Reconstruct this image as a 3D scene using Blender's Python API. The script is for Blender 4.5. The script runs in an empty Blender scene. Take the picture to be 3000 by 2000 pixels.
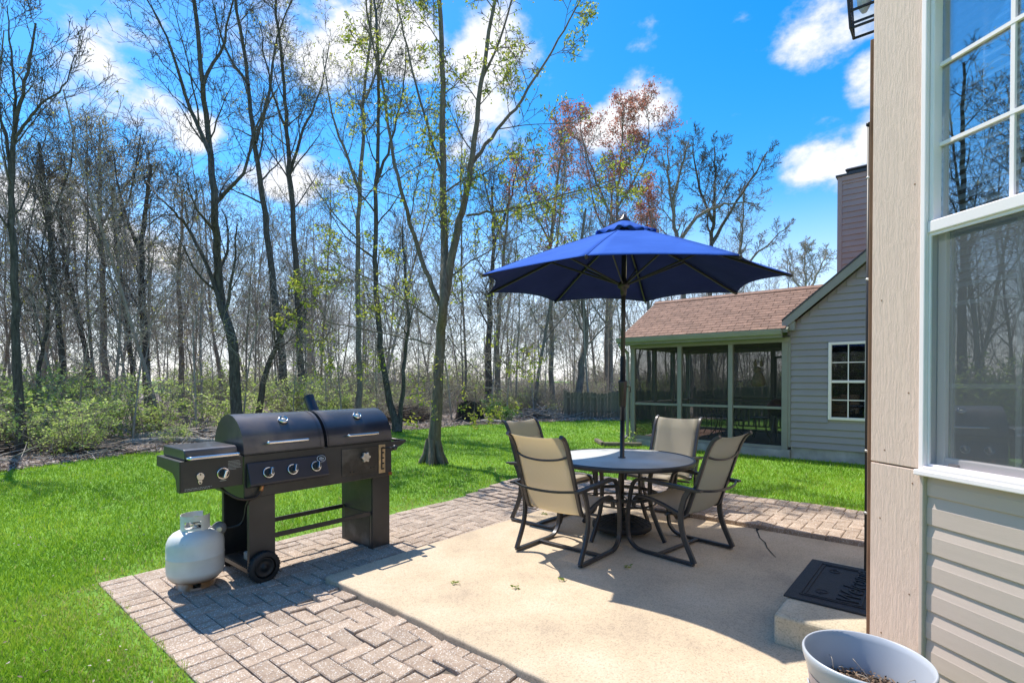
import bpy, bmesh, math, random
import numpy as np
from mathutils import Vector, Matrix

S = bpy.context.scene
COL = S.collection
R = math.radians

# ------------------------------------------------------------------ camera, sky, sun, exposure
F, YH, EYE = 1530.0, 1115.0, 1.40            # focal length and horizon row in px of the 3000 px photograph, eye height in metres
cam = bpy.data.objects.new('camera', bpy.data.cameras.new('camera'))
COL.objects.link(cam)
cam.data.sensor_width = 36
cam.data.lens = F / 3000 * 36
cam.data.clip_start, cam.data.clip_end = 0.05, 3000
PITCH = 0.6
cam.location = (0, 0, EYE)
cam.rotation_euler = (R(90 - PITCH), 0, 0)
cam.data.shift_y = (YH - 1000 + F * math.tan(R(PITCH))) / 3000
S.camera = cam

SUN_EL, SUN_AZ = 60.5, -42.5                  # degrees; azimuth measured from +Y towards +X
sun_dir = Vector((math.sin(R(SUN_AZ)) * math.cos(R(SUN_EL)), math.cos(R(SUN_AZ)) * math.cos(R(SUN_EL)), math.sin(R(SUN_EL))))
sl = bpy.data.lights.new('sun', 'SUN')
sl.energy, sl.angle, sl.color = 4.9, R(0.5), (1.0, 0.94, 0.84)
sun = bpy.data.objects.new('sun', sl)
COL.objects.link(sun)
sun.rotation_euler = sun_dir.to_track_quat('Z', 'Y').to_euler()
sun.location = (-6, 8, 20)

world = bpy.data.worlds.new('World')
S.world = world
world.use_nodes = True
wn, wl = world.node_tree.nodes, world.node_tree.links
wn.clear()


def ramp(n, l, src, stops):
    r = n.new('ShaderNodeValToRGB')
    e = r.color_ramp.elements
    while len(e) < len(stops):
        e.new(0.5)
    for k, (p, c) in zip(e, stops):
        k.position = p
        k.color = (*c, 1) if len(c) == 3 else c
    l.new(src, r.inputs[0])
    return r.outputs[0]


def build_sky():
    out = wn.new('ShaderNodeOutputWorld')
    bg = wn.new('ShaderNodeBackground')
    bg.inputs['Strength'].default_value = 0.145
    sky = wn.new('ShaderNodeTexSky')
    sky.sky_type = 'NISHITA'
    sky.sun_disc = False
    sky.sun_elevation = R(SUN_EL)
    sky.sun_rotation = R(SUN_AZ)
    sky.air_density, sky.dust_density, sky.ozone_density = 1.0, 0.3, 2.0
    sat = wn.new('ShaderNodeHueSaturation')
    sat.inputs['Saturation'].default_value = 1.48
    sat.inputs['Value'].default_value = 1.25
    sat.inputs['Hue'].default_value = 0.498
    wl.new(sky.outputs['Color'], sat.inputs['Color'])
    tc = wn.new('ShaderNodeTexCoord')
    sep = wn.new('ShaderNodeSeparateXYZ')
    wl.new(tc.outputs['Generated'], sep.inputs[0])

    def math_(op, a, b=None, clamp=False):
        n = wn.new('ShaderNodeMath')
        n.operation = op
        n.use_clamp = clamp
        for i, v in enumerate((a, b)):
            if v is None:
                continue
            if isinstance(v, (int, float)):
                n.inputs[i].default_value = v
            else:
                wl.new(v, n.inputs[i])
        return n.outputs[0]
    az = math_('ARCTAN2', sep.outputs[0], sep.outputs[1])
    el = math_('ARCSINE', sep.outputs[2])
    # cumulus at the bearings where the photograph has them: azimuth, elevation, half width, half height (radians)
    def px(x, y, w, h):
        dx = (x - 1176) / 1199.5
        a = math.atan(dx)
        e = math.atan((874 - y) / 1199.5 / math.sqrt(1 + dx * dx))
        return a, e, w / 1199.5 * math.cos(a) ** 1.5, h / 1199.5 * math.cos(a)
    clouds = [px(215, 205, 170, 105), px(345, 265, 120, 85), px(450, 310, 90, 60), px(610, 70, 190, 95), px(760, 120, 150, 110), px(900, 70, 150, 110),
              px(1140, 100, 120, 150), px(1110, 250, 110, 90), px(1480, 235, 130, 85), px(1390, 300, 120, 70),
              px(1890, 60, 150, 95), px(2010, 170, 95, 70), px(1890, 390, 140, 85), px(2030, 330, 110, 90), px(60, 470, 190, 110),
              px(300, 560, 240, 70), px(700, 420, 200, 60)]
    total = None
    for (a, e, w, h) in clouds:
        u = math_('DIVIDE', math_('SUBTRACT', az, a), w)
        v = math_('DIVIDE', math_('SUBTRACT', el, e), h)
        d2 = math_('ADD', math_('MULTIPLY', u, u), math_('MULTIPLY', v, v))
        g = math_('SUBTRACT', 1.0, d2, clamp=True)
        total = g if total is None else math_('MAXIMUM', total, g)
    mp = wn.new('ShaderNodeMapping')
    mp.inputs['Scale'].default_value = (1, 1, 1.6)
    wl.new(tc.outputs['Generated'], mp.inputs[0])
    nz = wn.new('ShaderNodeTexNoise')
    nz.inputs['Scale'].default_value = 9.0
    nz.inputs['Detail'].default_value = 9.0
    nz.inputs['Roughness'].default_value = 0.6
    wl.new(mp.outputs[0], nz.inputs['Vector'])
    nb = wn.new('ShaderNodeTexNoise')
    nb.inputs['Scale'].default_value = 2.6
    nb.inputs['Detail'].default_value = 5.0
    wl.new(mp.outputs[0], nb.inputs['Vector'])
    # loose fair-weather cloud over the rest of the sky
    rest = math_('MULTIPLY', math_('SUBTRACT', nb.outputs[0], 0.535, clamp=True), 3.2)
    base = math_('MAXIMUM', total, rest)
    dens = math_('ADD', math_('MULTIPLY', base, 0.75), math_('MULTIPLY', math_('SUBTRACT', nz.outputs[0], 0.5), 2.0))
    mr = wn.new('ShaderNodeMapRange')
    mr.interpolation_type = 'SMOOTHSTEP'
    mr.inputs['From Min'].default_value = 0.16
    mr.inputs['From Max'].default_value = 0.70
    wl.new(dens, mr.inputs['Value'])
    # whitening towards the horizon
    hz = wn.new('ShaderNodeMapRange')
    hz.interpolation_type = 'SMOOTHSTEP'
    hz.inputs['From Min'].default_value = 0.36
    hz.inputs['From Max'].default_value = -0.02
    hz.inputs['To Max'].default_value = 0.8
    wl.new(el, hz.inputs['Value'])
    mix0 = wn.new('ShaderNodeMix')
    mix0.data_type = 'RGBA'
    wl.new(hz.outputs[0], mix0.inputs['Factor'])
    wl.new(sat.outputs[0], mix0.inputs['A'])
    mix0.inputs['B'].default_value = (6.5, 6.5, 7.2, 1)
    mix = wn.new('ShaderNodeMix')
    mix.data_type = 'RGBA'
    wl.new(mr.outputs[0], mix.inputs['Factor'])
    wl.new(mix0.outputs['Result'], mix.inputs['A'])
    cc = ramp(wn, wl, dens, [(0.30, (0.56, 0.61, 0.74)), (0.62, (0.78, 0.80, 0.86)), (1.0, (0.92, 0.93, 0.95))])
    sc10 = wn.new('ShaderNodeVectorMath')
    sc10.operation = 'SCALE'
    sc10.inputs['Scale'].default_value = 6.6
    wl.new(cc, sc10.inputs[0])
    wl.new(sc10.outputs[0], mix.inputs['B'])
    wl.new(mix.outputs['Result'], bg.inputs['Color'])
    wl.new(bg.outputs[0], out.inputs[0])


build_sky()
vs = S.view_settings
vs.view_transform = 'Standard'
vs.look = 'None'
vs.exposure = 0.5
vs.gamma = 1.0
vs.use_curve_mapping = False
S.cycles.max_bounces = 8
S.cycles.transparent_max_bounces = 24

# ------------------------------------------------------------------ frames
# the houses, the patio and the grill share one pair of axes; origin = far-left corner of the concrete slab
TH = R(90 - 40.4)
EB = (math.cos(TH), math.sin(TH))
OX, OY = -1.275, 3.586


def HF(a, b, z=0.0):
    """house frame -> world: a runs away to the right, b comes towards the house on the right"""
    return Vector((OX + a * EB[0] + b * EB[1], OY + a * EB[1] - b * EB[0], z))


def toHF(x, y):
    rx, ry = x - OX, y - OY
    return rx * EB[0] + ry * EB[1], rx * EB[1] - ry * EB[0]


def at(px, py, d):
    """a place at depth d seen at column px, row py of the 2352 px wide view of the photograph"""
    return np.array(((px * 1.27551 - 1500) / F * d, d, EYE + (YH - py * 1.27551) / F * d))


# ------------------------------------------------------------------ materials
def newmat(name):
    m = bpy.data.materials.new(name)
    m.use_nodes = True
    nt = m.node_tree
    b = nt.nodes['Principled BSDF']
    return m, nt.nodes, nt.links, b


def sc(c, k):
    return tuple(min(1.0, v * k) for v in c)


def pmat(name, col, rough=0.6, metal=0.0, var=0.15, nscale=6.0, bump=0.0, bscale=60.0, spec=0.5, rand=0.0, stretch=(1, 1, 1), coat=0.0, dirt=None, coord='Object'):
    m, n, l, b = newmat(name)
    tc = n.new('ShaderNodeTexCoord')
    mp = n.new('ShaderNodeMapping')
    mp.inputs['Scale'].default_value = stretch
    l.new(tc.outputs[coord], mp.inputs[0])
    vec = mp.outputs[0]
    nz = n.new('ShaderNodeTexNoise')
    nz.inputs['Scale'].default_value = nscale
    nz.inputs['Detail'].default_value = 6
    l.new(vec, nz.inputs['Vector'])
    c = ramp(n, l, nz.outputs[0], [(0.3, sc(col, 1 - var)), (0.7, sc(col, 1 + var))])
    if dirt:
        dcol, dscale, thr = dirt
        nd = n.new('ShaderNodeTexNoise')
        nd.inputs['Scale'].default_value = dscale
        nd.inputs['Detail'].default_value = 8
        l.new(vec, nd.inputs['Vector'])
        f = ramp(n, l, nd.outputs[0], [(thr, (0, 0, 0)), (min(1, thr + 0.18), (1, 1, 1))])
        mx = n.new('ShaderNodeMix')
        mx.data_type = 'RGBA'
        l.new(f, mx.inputs['Factor'])
        l.new(c, mx.inputs['A'])
        mx.inputs['B'].default_value = (*dcol, 1)
        c = mx.outputs['Result']
    if rand:
        oi = n.new('ShaderNodeObjectInfo')
        mr = n.new('ShaderNodeMapRange')
        mr.inputs['To Min'].default_value = 1 - rand
        mr.inputs['To Max'].default_value = 1 + rand
        l.new(oi.outputs['Random'], mr.inputs['Value'])
        hs = n.new('ShaderNodeHueSaturation')
        l.new(mr.outputs[0], hs.inputs['Value'])
        l.new(c, hs.inputs['Color'])
        c = hs.outputs[0]
    l.new(c, b.inputs['Base Color'])
    b.inputs['Roughness'].default_value = rough
    b.inputs['Metallic'].default_value = metal
    b.inputs['Specular IOR Level'].default_value = spec
    b.inputs['Coat Weight'].default_value = coat
    if bump:
        nb = n.new('ShaderNodeTexNoise')
        nb.inputs['Scale'].default_value = bscale
        nb.inputs['Detail'].default_value = 8
        l.new(vec, nb.inputs['Vector'])
        bp = n.new('ShaderNodeBump')
        bp.inputs['Strength'].default_value = bump
        bp.inputs['Distance'].default_value = 0.01
        l.new(nb.outputs[0], bp.inputs['Height'])
        l.new(bp.outputs[0], b.inputs['Normal'])
    return m


def leafmat(name, c1, c2, trans=0.45, rough=0.5):
    """foliage: colour varies leaf by leaf (a random value stored on the mesh), light passes through"""
    m, n, l, b = newmat(name)
    at_ = n.new('ShaderNodeAttribute')
    at_.attribute_name = 'rnd'
    c = ramp(n, l, at_.outputs['Fac'], [(0.0, c1), (1.0, c2)])
    l.new(c, b.inputs['Base Color'])
    b.inputs['Roughness'].default_value = rough
    b.inputs['Specular IOR Level'].default_value = 0.3
    t = n.new('ShaderNodeBsdfTranslucent')
    l.new(c, t.inputs['Color'])
    mx = n.new('ShaderNodeMixShader')
    mx.inputs[0].default_value = trans
    l.new(b.outputs[0], mx.inputs[1])
    l.new(t.outputs[0], mx.inputs[2])
    l.new(mx.outputs[0], n['Material Output'].inputs[0])
    return m


def grassmat():
    m, n, l, b = newmat('grass blades')
    at_ = n.new('ShaderNodeAttribute')
    at_.attribute_name = 'rnd'
    c = ramp(n, l, at_.outputs['Fac'], [(0.0, (0.12, 0.26, 0.012)), (0.45, (0.27, 0.45, 0.030)), (0.8, (0.43, 0.56, 0.065)), (0.93, (0.38, 0.46, 0.08)), (1.0, (0.50, 0.42, 0.20))])
    l.new(c, b.inputs['Base Color'])
    b.inputs['Roughness'].default_value = 0.45
    b.inputs['Specular IOR Level'].default_value = 0.35
    t = n.new('ShaderNodeBsdfTranslucent')
    l.new(c, t.inputs['Color'])
    mx = n.new('ShaderNodeMixShader')
    mx.inputs[0].default_value = 0.42
    l.new(b.outputs[0], mx.inputs[1])
    l.new(t.outputs[0], mx.inputs[2])
    l.new(mx.outputs[0], n['Material Output'].inputs[0])
    return m


def glassmat(name, refl, tint=(0.85, 0.9, 0.92)):
    m, n, l, b = newmat(name)
    t = n.new('ShaderNodeBsdfTransparent')
    t.inputs[0].default_value = (*tint, 1)
    g = n.new('ShaderNodeBsdfGlossy')
    g.inputs['Roughness'].default_value = 0.0
    g.inputs['Color'].default_value = (1, 1, 1, 1)
    fr = n.new('ShaderNodeLayerWeight')
    fr.inputs['Blend'].default_value = 0.3
    mr = n.new('ShaderNodeMapRange')
    mr.inputs['To Min'].default_value = refl
    mr.inputs['To Max'].default_value = 0.85
    l.new(fr.outputs['Fresnel'], mr.inputs['Value'])
    mx = n.new('ShaderNodeMixShader')
    l.new(mr.outputs[0], mx.inputs[0])
    l.new(t.outputs[0], mx.inputs[1])
    l.new(g.outputs[0], mx.inputs[2])
    l.new(mx.outputs[0], n['Material Output'].inputs[0])
    return m


def screenmat(name, col, cover):
    """insect mesh too fine to resolve: part of it lets the view through"""
    m, n, l, b = newmat(name)
    b.inputs['Base Color'].default_value = (*col, 1)
    b.inputs['Roughness'].default_value = 0.8
    t = n.new('ShaderNodeBsdfTransparent')
    tc = n.new('ShaderNodeTexCoord')
    nz = n.new('ShaderNodeTexNoise')
    nz.inputs['Scale'].default_value = 3.0
    l.new(tc.outputs['Object'], nz.inputs['Vector'])
    mr = n.new('ShaderNodeMapRange')
    mr.inputs['To Min'].default_value = cover - 0.08
    mr.inputs['To Max'].default_value = cover + 0.08
    l.new(nz.outputs[0], mr.inputs['Value'])
    mx = n.new('ShaderNodeMixShader')
    l.new(mr.outputs[0], mx.inputs[0])
    l.new(t.outputs[0], mx.inputs[1])
    l.new(b.outputs[0], mx.inputs[2])
    l.new(mx.outputs[0], n['Material Output'].inputs[0])
    return m


def paver_mat():
    m, n, l, b = newmat('paver concrete')
    tc = n.new('ShaderNodeTexCoord')
    oi = n.new('ShaderNodeObjectInfo')
    add = n.new('ShaderNodeVectorMath')
    add.operation = 'MULTIPLY_ADD'
    l.new(oi.outputs['Random'], add.inputs[0])
    add.inputs[1].default_value = (7, 3, 5)
    l.new(tc.outputs['Object'], add.inputs[2])
    nz = n.new('ShaderNodeTexNoise')
    nz.inputs['Scale'].default_value = 9
    nz.inputs['Detail'].default_value = 8
    l.new(add.outputs[0], nz.inputs['Vector'])
    c = ramp(n, l, nz.outputs[0], [(0.25, (0.26, 0.185, 0.135)), (0.5, (0.35, 0.262, 0.195)), (0.75, (0.43, 0.335, 0.255))])
    # pale and dark aggregate grains
    vo = n.new('ShaderNodeTexVoronoi')
    vo.inputs['Scale'].default_value = 190
    l.new(add.outputs[0], vo.inputs['Vector'])
    sp = n.new('ShaderNodeSeparateColor')
    l.new(vo.outputs['Color'], sp.inputs[0])
    f = ramp(n, l, sp.outputs[0], [(0.86, (0, 0, 0)), (0.9, (0.8, 0.8, 0.8))])
    mx = n.new('ShaderNodeMix')
    mx.data_type = 'RGBA'
    l.new(f, mx.inputs['Factor'])
    l.new(c, mx.inputs['A'])
    mx.inputs['B'].default_value = (0.66, 0.61, 0.55, 1)
    f2 = ramp(n, l, sp.outputs[1], [(0.88, (0, 0, 0)), (0.93, (0.6, 0.6, 0.6))])
    mx2 = n.new('ShaderNodeMix')
    mx2.data_type = 'RGBA'
    l.new(f2, mx2.inputs['Factor'])
    l.new(mx.outputs['Result'], mx2.inputs['A'])
    mx2.inputs['B'].default_value = (0.17, 0.13, 0.11, 1)
    mr = n.new('ShaderNodeMapRange')
    mr.inputs['To Min'].default_value = 0.86
    mr.inputs['To Max'].default_value = 1.12
    l.new(oi.outputs['Random'], mr.inputs['Value'])
    hs = n.new('ShaderNodeHueSaturation')
    l.new(mr.outputs[0], hs.inputs['Value'])
    l.new(mx2.outputs['Result'], hs.inputs['Color'])
    l.new(hs.outputs[0], b.inputs['Base Color'])
    b.inputs['Roughness'].default_value = 0.85
    bp = n.new('ShaderNodeBump')
    bp.inputs['Strength'].default_value = 0.5
    bp.inputs['Distance'].default_value = 0.003
    l.new(vo.outputs['Distance'], bp.inputs['Height'])
    l.new(bp.outputs[0], b.inputs['Normal'])
    return m


def slab_mat(name, base, dark, pale):
    m, n, l, b = newmat(name)
    tc = n.new('ShaderNodeTexCoord')
    nz = n.new('ShaderNodeTexNoise')
    nz.inputs['Scale'].default_value = 1.9
    nz.inputs['Detail'].default_value = 12
    nz.inputs['Roughness'].default_value = 0.62
    l.new(tc.outputs['Object'], nz.inputs['Vector'])
    c = ramp(n, l, nz.outputs[0], [(0.28, dark), (0.5, base), (0.74, pale)])
    vo = n.new('ShaderNodeTexVoronoi')
    vo.inputs['Scale'].default_value = 150
    l.new(tc.outputs['Object'], vo.inputs['Vector'])
    sp = n.new('ShaderNodeSeparateColor')
    l.new(vo.outputs['Color'], sp.inputs[0])
    g = ramp(n, l, sp.outputs[0], [(0.0, (0.74, 0.74, 0.74)), (0.25, (0.95, 0.95, 0.95)), (1.0, (1.12, 1.1, 1.08))])
    mm = n.new('ShaderNodeMix')
    mm.data_type = 'RGBA'
    mm.blend_type = 'MULTIPLY'
    mm.inputs['Factor'].default_value = 1.0
    l.new(c, mm.inputs['A'])
    l.new(g, mm.inputs['B'])
    # pale scuffs
    n2 = n.new('ShaderNodeTexNoise')
    n2.inputs['Scale'].default_value = 5.5
    n2.inputs['Detail'].default_value = 12
    n2.inputs['Roughness'].default_value = 0.75
    l.new(tc.outputs['Object'], n2.inputs['Vector'])
    f = ramp(n, l, n2.outputs[0], [(0.60, (0, 0, 0)), (0.74, (0.55, 0.55, 0.55))])
    m3 = n.new('ShaderNodeMix')
    m3.data_type = 'RGBA'
    l.new(f, m3.inputs['Factor'])
    l.new(mm.outputs['Result'], m3.inputs['A'])
    m3.inputs['B'].default_value = (*sc(pale, 1.12), 1)
    l.new(m3.outputs['Result'], b.inputs['Base Color'])
    b.inputs['Roughness'].default_value = 0.9
    nb = n.new('ShaderNodeTexNoise')
    nb.inputs['Scale'].default_value = 260
    nb.inputs['Detail'].default_value = 4
    l.new(tc.outputs['Object'], nb.inputs['Vector'])
    bp = n.new('ShaderNodeBump')
    bp.inputs['Strength'].default_value = 0.45
    bp.inputs['Distance'].default_value = 0.004
    l.new(nb.outputs[0], bp.inputs['Height'])
    l.new(bp.outputs[0], b.inputs['Normal'])
    return m


def woodgrain_mat(name, col, bump=0.5):
    """rough-sawn panel: vertical, wavy grain in relief under paint"""
    m, n, l, b = newmat(name)
    tc = n.new('ShaderNodeTexCoord')
    mp = n.new('ShaderNodeMapping')
    mp.inputs['Scale'].default_value = (110, 110, 7)
    l.new(tc.outputs['Object'], mp.inputs[0])
    wob = n.new('ShaderNodeTexNoise')
    wob.inputs['Scale'].default_value = 7
    l.new(tc.outputs['Object'], wob.inputs['Vector'])
    ma = n.new('ShaderNodeVectorMath')
    ma.operation = 'MULTIPLY_ADD'
    l.new(wob.outputs['Color'], ma.inputs[0])
    ma.inputs[1].default_value = (4, 4, 4)
    l.new(mp.outputs[0], ma.inputs[2])
    nz = n.new('ShaderNodeTexNoise')
    nz.inputs['Scale'].default_value = 1.0
    nz.inputs['Detail'].default_value = 5
    nz.inputs['Roughness'].default_value = 0.7
    l.new(ma.outputs[0], nz.inputs['Vector'])
    c = ramp(n, l, nz.outputs[0], [(0.3, sc(col, 0.9)), (0.7, sc(col, 1.06))])
    l.new(c, b.inputs['Base Color'])
    b.inputs['Roughness'].default_value = 0.75
    hard = ramp(n, l, nz.outputs[0], [(0.40, (0, 0, 0)), (0.58, (1, 1, 1))])
    bp = n.new('ShaderNodeBump')
    bp.inputs['Strength'].default_value = bump
    bp.inputs['Distance'].default_value = 0.004
    l.new(hard, bp.inputs['Height'])
    l.new(bp.outputs[0], b.inputs['Normal'])
    return m


def fabric_mat(name, c1, c2, scale, trans):
    m, n, l, b = newmat(name)
    tc = n.new('ShaderNodeTexCoord')
    ck = n.new('ShaderNodeTexChecker')
    ck.inputs['Scale'].default_value = scale
    l.new(tc.outputs['UV'], ck.inputs['Vector'])
    nz = n.new('ShaderNodeTexNoise')
    nz.inputs['Scale'].default_value = 40
    l.new(tc.outputs['UV'], nz.inputs['Vector'])
    mx = n.new('ShaderNodeMix')
    mx.data_type = 'RGBA'
    l.new(ck.outputs['Fac'], mx.inputs['Factor'])
    mx.inputs['A'].default_value = (*c1, 1)
    mx.inputs['B'].default_value = (*c2, 1)
    l.new(mx.outputs['Result'], b.inputs['Base Color'])
    b.inputs['Roughness'].default_value = 0.75
    b.inputs['Specular IOR Level'].default_value = 0.25
    bp = n.new('ShaderNodeBump')
    bp.inputs['Strength'].default_value = 0.4
    bp.inputs['Distance'].default_value = 0.002
    l.new(ck.outputs['Fac'], bp.inputs['Height'])
    l.new(bp.outputs[0], b.inputs['Normal'])
    t = n.new('ShaderNodeBsdfTranslucent')
    t.inputs['Color'].default_value = (0.86, 0.72, 0.46, 1)
    ms = n.new('ShaderNodeMixShader')
    ms.inputs[0].default_value = trans
    l.new(b.outputs[0], ms.inputs[1])
    l.new(t.outputs[0], ms.inputs[2])
    tr = n.new('ShaderNodeBsdfTransparent')
    m2 = n.new('ShaderNodeMixShader')
    m2.inputs[0].default_value = 0.14
    l.new(ms.outputs[0], m2.inputs[1])
    l.new(tr.outputs[0], m2.inputs[2])
    l.new(m2.outputs[0], n['Material Output'].inputs[0])
    return m


def tank_mat():
    m, n, l, b = newmat('tank paint')
    tc = n.new('ShaderNodeTexCoord')
    sep = n.new('ShaderNodeSeparateXYZ')
    l.new(tc.outputs['Object'], sep.inputs[0])
    nz = n.new('ShaderNodeTexNoise')
    nz.inputs['Scale'].default_value = 9
    nz.inputs['Detail'].default_value = 9
    l.new(tc.outputs['Object'], nz.inputs['Vector'])
    base = ramp(n, l, nz.outputs[0], [(0.3, (0.66, 0.66, 0.63)), (0.7, (0.76, 0.76, 0.74))])
    # rust bleeding up from the bottom weld
    mr = n.new('ShaderNodeMapRange')
    mr.inputs['From Min'].default_value = 0.115
    mr.inputs['From Max'].default_value = 0.05
    l.new(sep.outputs[2], mr.inputs['Value'])
    mu = n.new('ShaderNodeMath')
    mu.operation = 'MULTIPLY'
    l.new(mr.outputs[0], mu.inputs[0])
    r2 = ramp(n, l, nz.outputs[0], [(0.35, (0.3, 0.3, 0.3)), (0.58, (1, 1, 1))])
    l.new(r2, mu.inputs[1])
    mx = n.new('ShaderNodeMix')
    mx.data_type = 'RGBA'
    l.new(mu.outputs[0], mx.inputs['Factor'])
    l.new(base, mx.inputs['A'])
    mx.inputs['B'].default_value = (0.26, 0.13, 0.05, 1)
    # specks
    n3 = n.new('ShaderNodeTexNoise')
    n3.inputs['Scale'].default_value = 70
    n3.inputs['Detail'].default_value = 3
    l.new(tc.outputs['Object'], n3.inputs['Vector'])
    f3 = ramp(n, l, n3.outputs[0], [(0.70, (0, 0, 0)), (0.76, (0.6, 0.6, 0.6))])
    m3 = n.new('ShaderNodeMix')
    m3.data_type = 'RGBA'
    l.new(f3, m3.inputs['Factor'])
    l.new(mx.outputs['Result'], m3.inputs['A'])
    m3.inputs['B'].default_value = (0.28, 0.24, 0.2, 1)
    l.new(m3.outputs['Result'], b.inputs['Base Color'])
    b.inputs['Roughness'].default_value = 0.38
    return m


def lawn_mat():
    m, n, l, b = newmat('lawn soil and thatch')
    tc = n.new('ShaderNodeTexCoord')
    nz = n.new('ShaderNodeTexNoise')
    nz.inputs['Scale'].default_value = 1.2
    nz.inputs['Detail'].default_value = 12
    nz.inputs['Roughness'].default_value = 0.7
    l.new(tc.outputs['Object'], nz.inputs['Vector'])
    c = ramp(n, l, nz.outputs[0], [(0.3, (0.09, 0.20, 0.014)), (0.55, (0.15, 0.31, 0.022)), (0.75, (0.22, 0.35, 0.045))])
    l.new(c, b.inputs['Base Color'])
    b.inputs['Roughness'].default_value = 0.9
    nb = n.new('ShaderNodeTexNoise')
    nb.inputs['Scale'].default_value = 45
    nb.inputs['Detail'].default_value = 8
    l.new(tc.outputs['Object'], nb.inputs['Vector'])
    bp = n.new('ShaderNodeBump')
    bp.inputs['Strength'].default_value = 0.8
    bp.inputs['Distance'].default_value = 0.03
    l.new(nb.outputs[0], bp.inputs['Height'])
    l.new(bp.outputs[0], b.inputs['Normal'])
    return m


def bark_mat(name, c1, c2, bump=0.8):
    m, n, l, b = newmat(name)
    tc = n.new('ShaderNodeTexCoord')
    mp = n.new('ShaderNodeMapping')
    mp.inputs['Scale'].default_value = (26, 26, 5)
    l.new(tc.outputs['Object'], mp.inputs[0])
    nz = n.new('ShaderNodeTexNoise')
    nz.inputs['Scale'].default_value = 1
    nz.inputs['Detail'].default_value = 8
    nz.inputs['Roughness'].default_value = 0.65
    l.new(mp.outputs[0], nz.inputs['Vector'])
    c = ramp(n, l, nz.outputs[0], [(0.32, c1), (0.68, c2)])
    n2 = n.new('ShaderNodeTexNoise')
    n2.inputs['Scale'].default_value = 14
    n2.inputs['Detail'].default_value = 8
    l.new(tc.outputs['Object'], n2.inputs['Vector'])
    f = ramp(n, l, n2.outputs[0], [(0.60, (0, 0, 0)), (0.72, (0.32, 0.32, 0.32))])
    mx = n.new('ShaderNodeMix')
    mx.data_type = 'RGBA'
    l.new(f, mx.inputs['Factor'])
    l.new(c, mx.inputs['A'])
    mx.inputs['B'].default_value = (0.30, 0.30, 0.27, 1)
    l.new(mx.outputs['Result'], b.inputs['Base Color'])
    b.inputs['Roughness'].default_value = 0.9
    b.inputs['Specular IOR Level'].default_value = 0.2
    bp = n.new('ShaderNodeBump')
    bp.inputs['Strength'].default_value = bump
    bp.inputs['Distance'].default_value = 0.03
    l.new(nz.outputs[0], bp.inputs['Height'])
    l.new(bp.outputs[0], b.inputs['Normal'])
    return m


M = {}
M['lawn'] = lawn_mat()
M['grass'] = grassmat()
M['paver'] = paver_mat()
M['sand'] = pmat('joint sand', (0.13, 0.105, 0.08), 0.95, var=0.35, nscale=30, bump=0.6, bscale=90)
M['slab'] = slab_mat('patio concrete', (0.50, 0.395, 0.275), (0.37, 0.295, 0.215), (0.58, 0.475, 0.35))
M['step'] = slab_mat('step concrete', (0.50, 0.43, 0.31), (0.38, 0.31, 0.21), (0.58, 0.52, 0.42))
M['crack'] = pmat('crack dirt', (0.03, 0.028, 0.024), 0.95)
M['litter_ground'] = pmat('leaf mould', (0.24, 0.19, 0.155), 0.95, var=0.5, nscale=7, bump=1.0, bscale=25, dirt=((0.24, 0.21, 0.18), 12, 0.52))
M['litter'] = leafmat('dead leaves', (0.20, 0.14, 0.10), (0.62, 0.53, 0.46), 0.15, 0.7)
M['twig'] = pmat('dry sticks', (0.32, 0.28, 0.24), 0.85, var=0.4, nscale=3)
M['twig_dark'] = pmat('rotting sticks', (0.10, 0.08, 0.065), 0.9, var=0.4, nscale=3)
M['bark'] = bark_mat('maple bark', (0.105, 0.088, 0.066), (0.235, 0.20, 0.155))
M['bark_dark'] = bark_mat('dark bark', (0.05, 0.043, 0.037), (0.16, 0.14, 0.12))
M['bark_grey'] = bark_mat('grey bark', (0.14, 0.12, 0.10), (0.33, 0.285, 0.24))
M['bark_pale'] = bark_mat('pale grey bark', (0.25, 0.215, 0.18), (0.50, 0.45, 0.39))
M['maple_leaf'] = leafmat('young maple leaves', (0.22, 0.33, 0.03), (0.58, 0.56, 0.10), 0.5)
M['red_bud'] = leafmat('red maple flowers', (0.42, 0.12, 0.09), (0.66, 0.33, 0.22), 0.4)
M['gold_bud'] = leafmat('golden buds', (0.34, 0.24, 0.05), (0.52, 0.42, 0.12), 0.45)
M['yellow_bud'] = leafmat('yellow green buds', (0.36, 0.36, 0.05), (0.60, 0.58, 0.14), 0.45)
M['shrub_leaf'] = leafmat('honeysuckle leaves', (0.30, 0.44, 0.07), (0.70, 0.80, 0.28), 0.45)
M['brush_leaf'] = leafmat('sparse brush leaves', (0.28, 0.34, 0.12), (0.58, 0.60, 0.30), 0.4)
M['dark_leaf'] = leafmat('evergreen leaves', (0.05, 0.14, 0.025), (0.16, 0.30, 0.07), 0.3)
M['chips'] = leafmat('bark chips', (0.035, 0.022, 0.015), (0.30, 0.20, 0.13), 0.05, 0.8)
M['sprig'] = leafmat('fallen sprigs', (0.12, 0.26, 0.03), (0.40, 0.42, 0.08), 0.4)
M['stem'] = pmat('shrub stems', (0.30, 0.265, 0.22), 0.85, var=0.35, nscale=4)

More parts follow.
